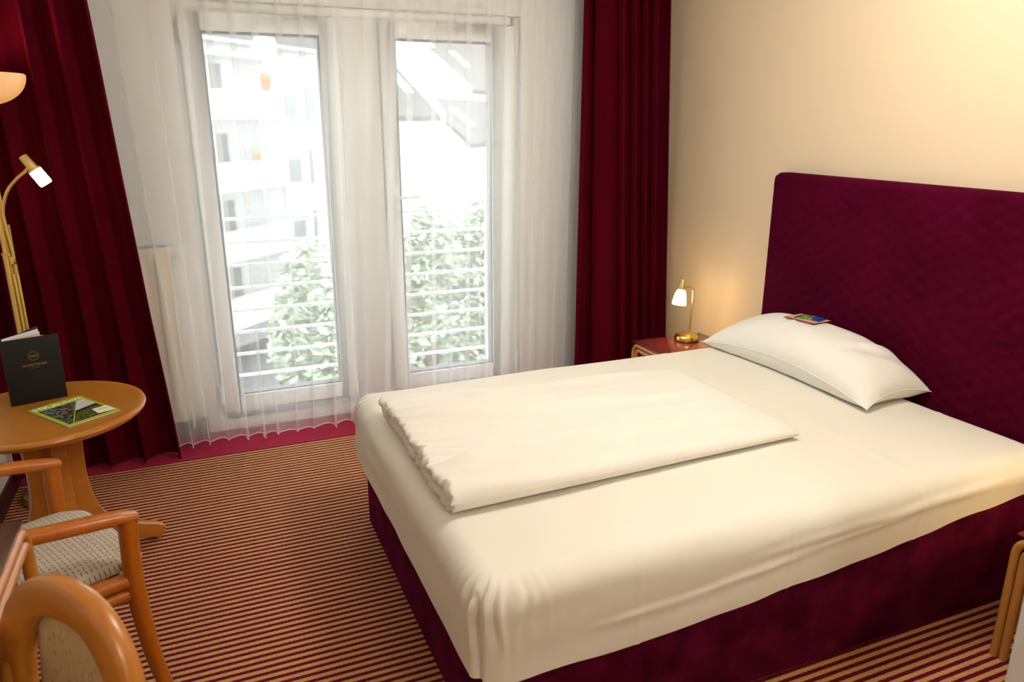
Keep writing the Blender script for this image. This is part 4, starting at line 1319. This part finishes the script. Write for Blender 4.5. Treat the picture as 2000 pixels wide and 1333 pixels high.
for f in range(4):
    zt = fl0 + 2.72 - 2.75 * f
    poly = [(-3.0, 0.0), (-3.0, -0.85), (3.4, -0.85), (3.9, -0.7), (4.25, -0.35), (4.35, 0.0)]
    pr = MB().prism(poly, zt - 1.08, zt)
    bc = pr.build('balcony', M['render_white'], A, smooth=False)
    box('balcony_floor', -3.0, 4.35, 0.0, 1.3, zt - 1.08, zt - 0.95, M['render_white'], A)
    for (x0, x1) in ((1.1, 1.75), (1.95, 2.75)):
        w_ = box('window', x0, x1, 1.25, 1.32, zt - 0.95, zt + 1.15, M['render_white'], A)
        box('pane', x0 + 0.08, x1 - 0.08, 1.23, 1.25, zt - 0.85, zt + 1.07, M['far_glass'], w_)
    w_ = box('window', 4.75, 5.75, -0.06, 0.02, zt - 1.15, zt + 0.05, M['render_white'], A)
    box('pane', 4.85, 5.65, -0.08, -0.06, zt - 1.05, zt - 0.05, M['far_glass'], w_)
    w_ = box('window', 6.2, 7.0, -0.06, 0.02, zt - 1.3, zt + 0.4, M['render_white'], A)
    box('pane', 6.28, 6.92, -0.08, -0.06, zt - 1.2, zt + 0.3, M['far_glass'], w_)
    if f < 2:
        fp = thing('flower_pot', ('terracotta flower pot on the upper balcony of the white house', 'terracotta flower pot on the middle balcony of the white house')[f], 'flower pot', (0, 0, 0))
        lp_ = Matrix.Translation((0.5, 32.0, -8.2)) @ Matrix.Rotation(BR, 4, 'Z') @ Vector((3.2 - 0.9 * f, -0.6, zt))
        fp.location = lp_
        MB().lathe([(0, 0), (0.13, 0), (0.18, 0.28), (0.14, 0.28), (0, 0.24)], 16).build('pot', M['terracotta'], fp)
        MB().lathe([(0, 0.2), (0.2, 0.3), (0.24, 0.5), (0.12, 0.7), (0, 0.75)], 10).build('plant', M['terracotta'] if f == 0 else M['leaf'], fp)
MB().tube([(4.45, -0.1, 0), (4.45, -0.1, fl0 + 4.4)], 0.06, 8).build('downpipe', M['zinc'], A)

def roofhouse(label, P, Lr, rise, wl, wr, mats, depth, extra):
    """P: eave corner where the verge ends (world); local x along facade, roof climbs along +y"""
    H = house('gabled_house', label, (P[0], P[1], -8.2))
    z = P[2] + 8.2
    box('facade', -wl, wr, 0.0, depth, 0, z, M['render_white'], H)
    t = 0.18
    b_ = MB(); q = [(-wl, -0.35, z - 0.2), (wr, -0.35, z - 0.2), (wr, Lr, z + rise), (-wl, Lr, z + rise)]
    b_.add(q + [(x, y, zz + t) for x, y, zz in q], [(0, 1, 2, 3), (7, 6, 5, 4), (0, 4, 5, 1), (1, 5, 6, 2), (2, 6, 7, 3), (3, 7, 4, 0)])
    r_ = b_.build('roof', mats, H, smooth=False)
    sl = rise / Lr
    for (sx, sy) in extra:
        q = [(sx, sy, z + sl * sy + 0.2), (sx + 0.7, sy, z + sl * sy + 0.2), (sx + 0.7, sy + 0.9, z + sl * (sy + 0.9) + 0.2), (sx, sy + 0.9, z + sl * (sy + 0.9) + 0.2)]
        MB().add(q + [(x, y, zz + 0.1) for x, y, zz in q], [(0, 1, 2, 3), (7, 6, 5, 4), (0, 4, 5, 1), (1, 5, 6, 2), (2, 6, 7, 3), (3, 7, 4, 0)]).build('roof_window', M['zinc'], r_, smooth=False)
    return H, z, sl
B1, z1_, sl1 = roofhouse('white house with low grey roof and orange chimney behind the right door', (9.25, 30.2, 1.75), 3.0, 3.0, 4.0, 0.0, M['roof_tile'], 3.0, [(-3.0, 0.5), (-2.2, 1.6), (-1.2, 0.6)])
# chimney and white verge wall
box('chimney', -2.75, -2.05, 1.2, 1.9, z1_ + 1.0, z1_ + 3.0, M['chimney'], B1)
for zz in (z1_ - 2.2, z1_ - 4.6):
    for xx in (-2.4, -0.9):
        w_ = box('window', xx, xx + 0.7, -0.06, 0.02, zz, zz + 1.1, M['render_white'], B1)
        box('pane', xx + 0.07, xx + 0.63, -0.08, -0.06, zz + 0.07, zz + 1.03, M['far_glass'], w_)
vq = [(-0.1, -0.4, z1_ - 0.6), (-0.1, 3.2, z1_ + 3.0), (-0.1, 3.2, z1_ + 3.7), (-0.1, -0.4, z1_ + 0.15)]
MB().add(vq + [(x + 0.35, y, z) for x, y, z in vq], [(0, 1, 2, 3), (7, 6, 5, 4), (0, 4, 5, 1), (1, 5, 6, 2), (2, 6, 7, 3), (3, 7, 4, 0)]).build('verge_wall', M['render_white'], B1, smooth=False)
B2, z2_, sl2 = roofhouse('tall white gabled house with brown roof behind the right door', (12.3, 35.5, 3.0), 7.0, 5.6, 0.0, 12.0, M['roof_brown'], 8, [(0.8, 2.2), (2.6, 1.2)])
gq = [(-0.25, -0.5, -0), (-0.25, 8.0, 0), (-0.25, 8.0, z2_ + 6.6), (-0.25, 7.0, z2_ + 6.0), (-0.25, -0.5, z2_ + 0.1)]
MB().add(gq + [(x + 0.25, y, z) for x, y, z in gq], [(0, 1, 2, 3, 4), (9, 8, 7, 6, 5), (0, 5, 6, 1), (1, 6, 7, 2), (2, 7, 8, 3), (3, 8, 9, 4), (4, 9, 5, 0)]).build('gable_wall', M['render_white'], B2, smooth=False)
for zz in (z2_ - 2.4, z2_ - 5.0):
    for xx in (0.6, 2.4):
        w_ = box('window', xx, xx + 0.8, -0.06, 0.02, zz, zz + 1.3, M['render_white'], B2)
        box('pane', xx + 0.07, xx + 0.73, -0.08, -0.06, zz + 0.07, zz + 1.23, M['far_glass'], w_)
B3, z3_, sl3 = roofhouse('low grey roofed annex below the brown gabled roof', (12.2, 31.5, 0.7), 2.0, 1.6, 2.6, 3.5, M['roof_tile'], 2.0, [(-1.2, 0.5)])
for xx in (-1.8, -0.4):
    w_ = box('window', xx, xx + 0.7, -0.06, 0.02, z3_ - 2.0, z3_ - 0.9, M['render_white'], B3)
    box('pane', xx + 0.07, xx + 0.63, -0.08, -0.06, z3_ - 1.93, z3_ - 0.97, M['far_glass'], w_)

def tree(loc, h, r, label, seed):
    t = thing('tree', label, 'tree', loc, group='trees below the balcony doors')
    rr = random.Random(seed)
    MB().tube(catmull([(0, 0, 0), (0.1, 0, h * 0.4), (0, 0.1, h * 0.8)], 5), [0.16 - 0.006 * i for i in range(11)], 8).build('trunk', simple('bark', (0.12, 0.09, 0.06), 0.9), t)
    vs = []; fs = []
    for k in range(5200):
        th = rr.uniform(0, 2 * PI); ph = math.acos(rr.uniform(-1, 1)); q = rr.uniform(0.35, 1) ** 0.5
        c = Vector((r * q * math.sin(ph) * math.cos(th), r * q * math.sin(ph) * math.sin(th), h * 0.68 + h * 0.36 * q * math.cos(ph)))
        n = noise.noise(c * 0.9 + Vector((seed, 0, 0)))
        if n < -0.25: continue
        d = Vector((rr.uniform(-1, 1), rr.uniform(-1, 1), rr.uniform(-0.6, 0.6))).normalized()
        e = d.cross(Vector((rr.uniform(-1, 1), rr.uniform(-1, 1), 1))).normalized()
        s = rr.uniform(0.08, 0.16)
        o = len(vs)
        vs += [c - d * s, c + e * s * 0.5, c + d * s, c - e * s * 0.5]; fs.append((o, o + 1, o + 2, o + 3))
    fo = MB().add(vs, fs).build('foliage', M['leaf'], t, smooth=False)
    fo['kind'] = 'stuff'
tree((1.75, 13.0, -8.2), 7.6, 0.9, 'leafy green tree below the left balcony door', 3)
tree((3.75, 13.0, -8.2), 8.2, 0.85, 'leafy green tree tallest below the right balcony door', 5)
tree((5.6, 15.6, -8.2), 8.0, 0.95, 'leafy green tree at the right edge of the right door', 9)
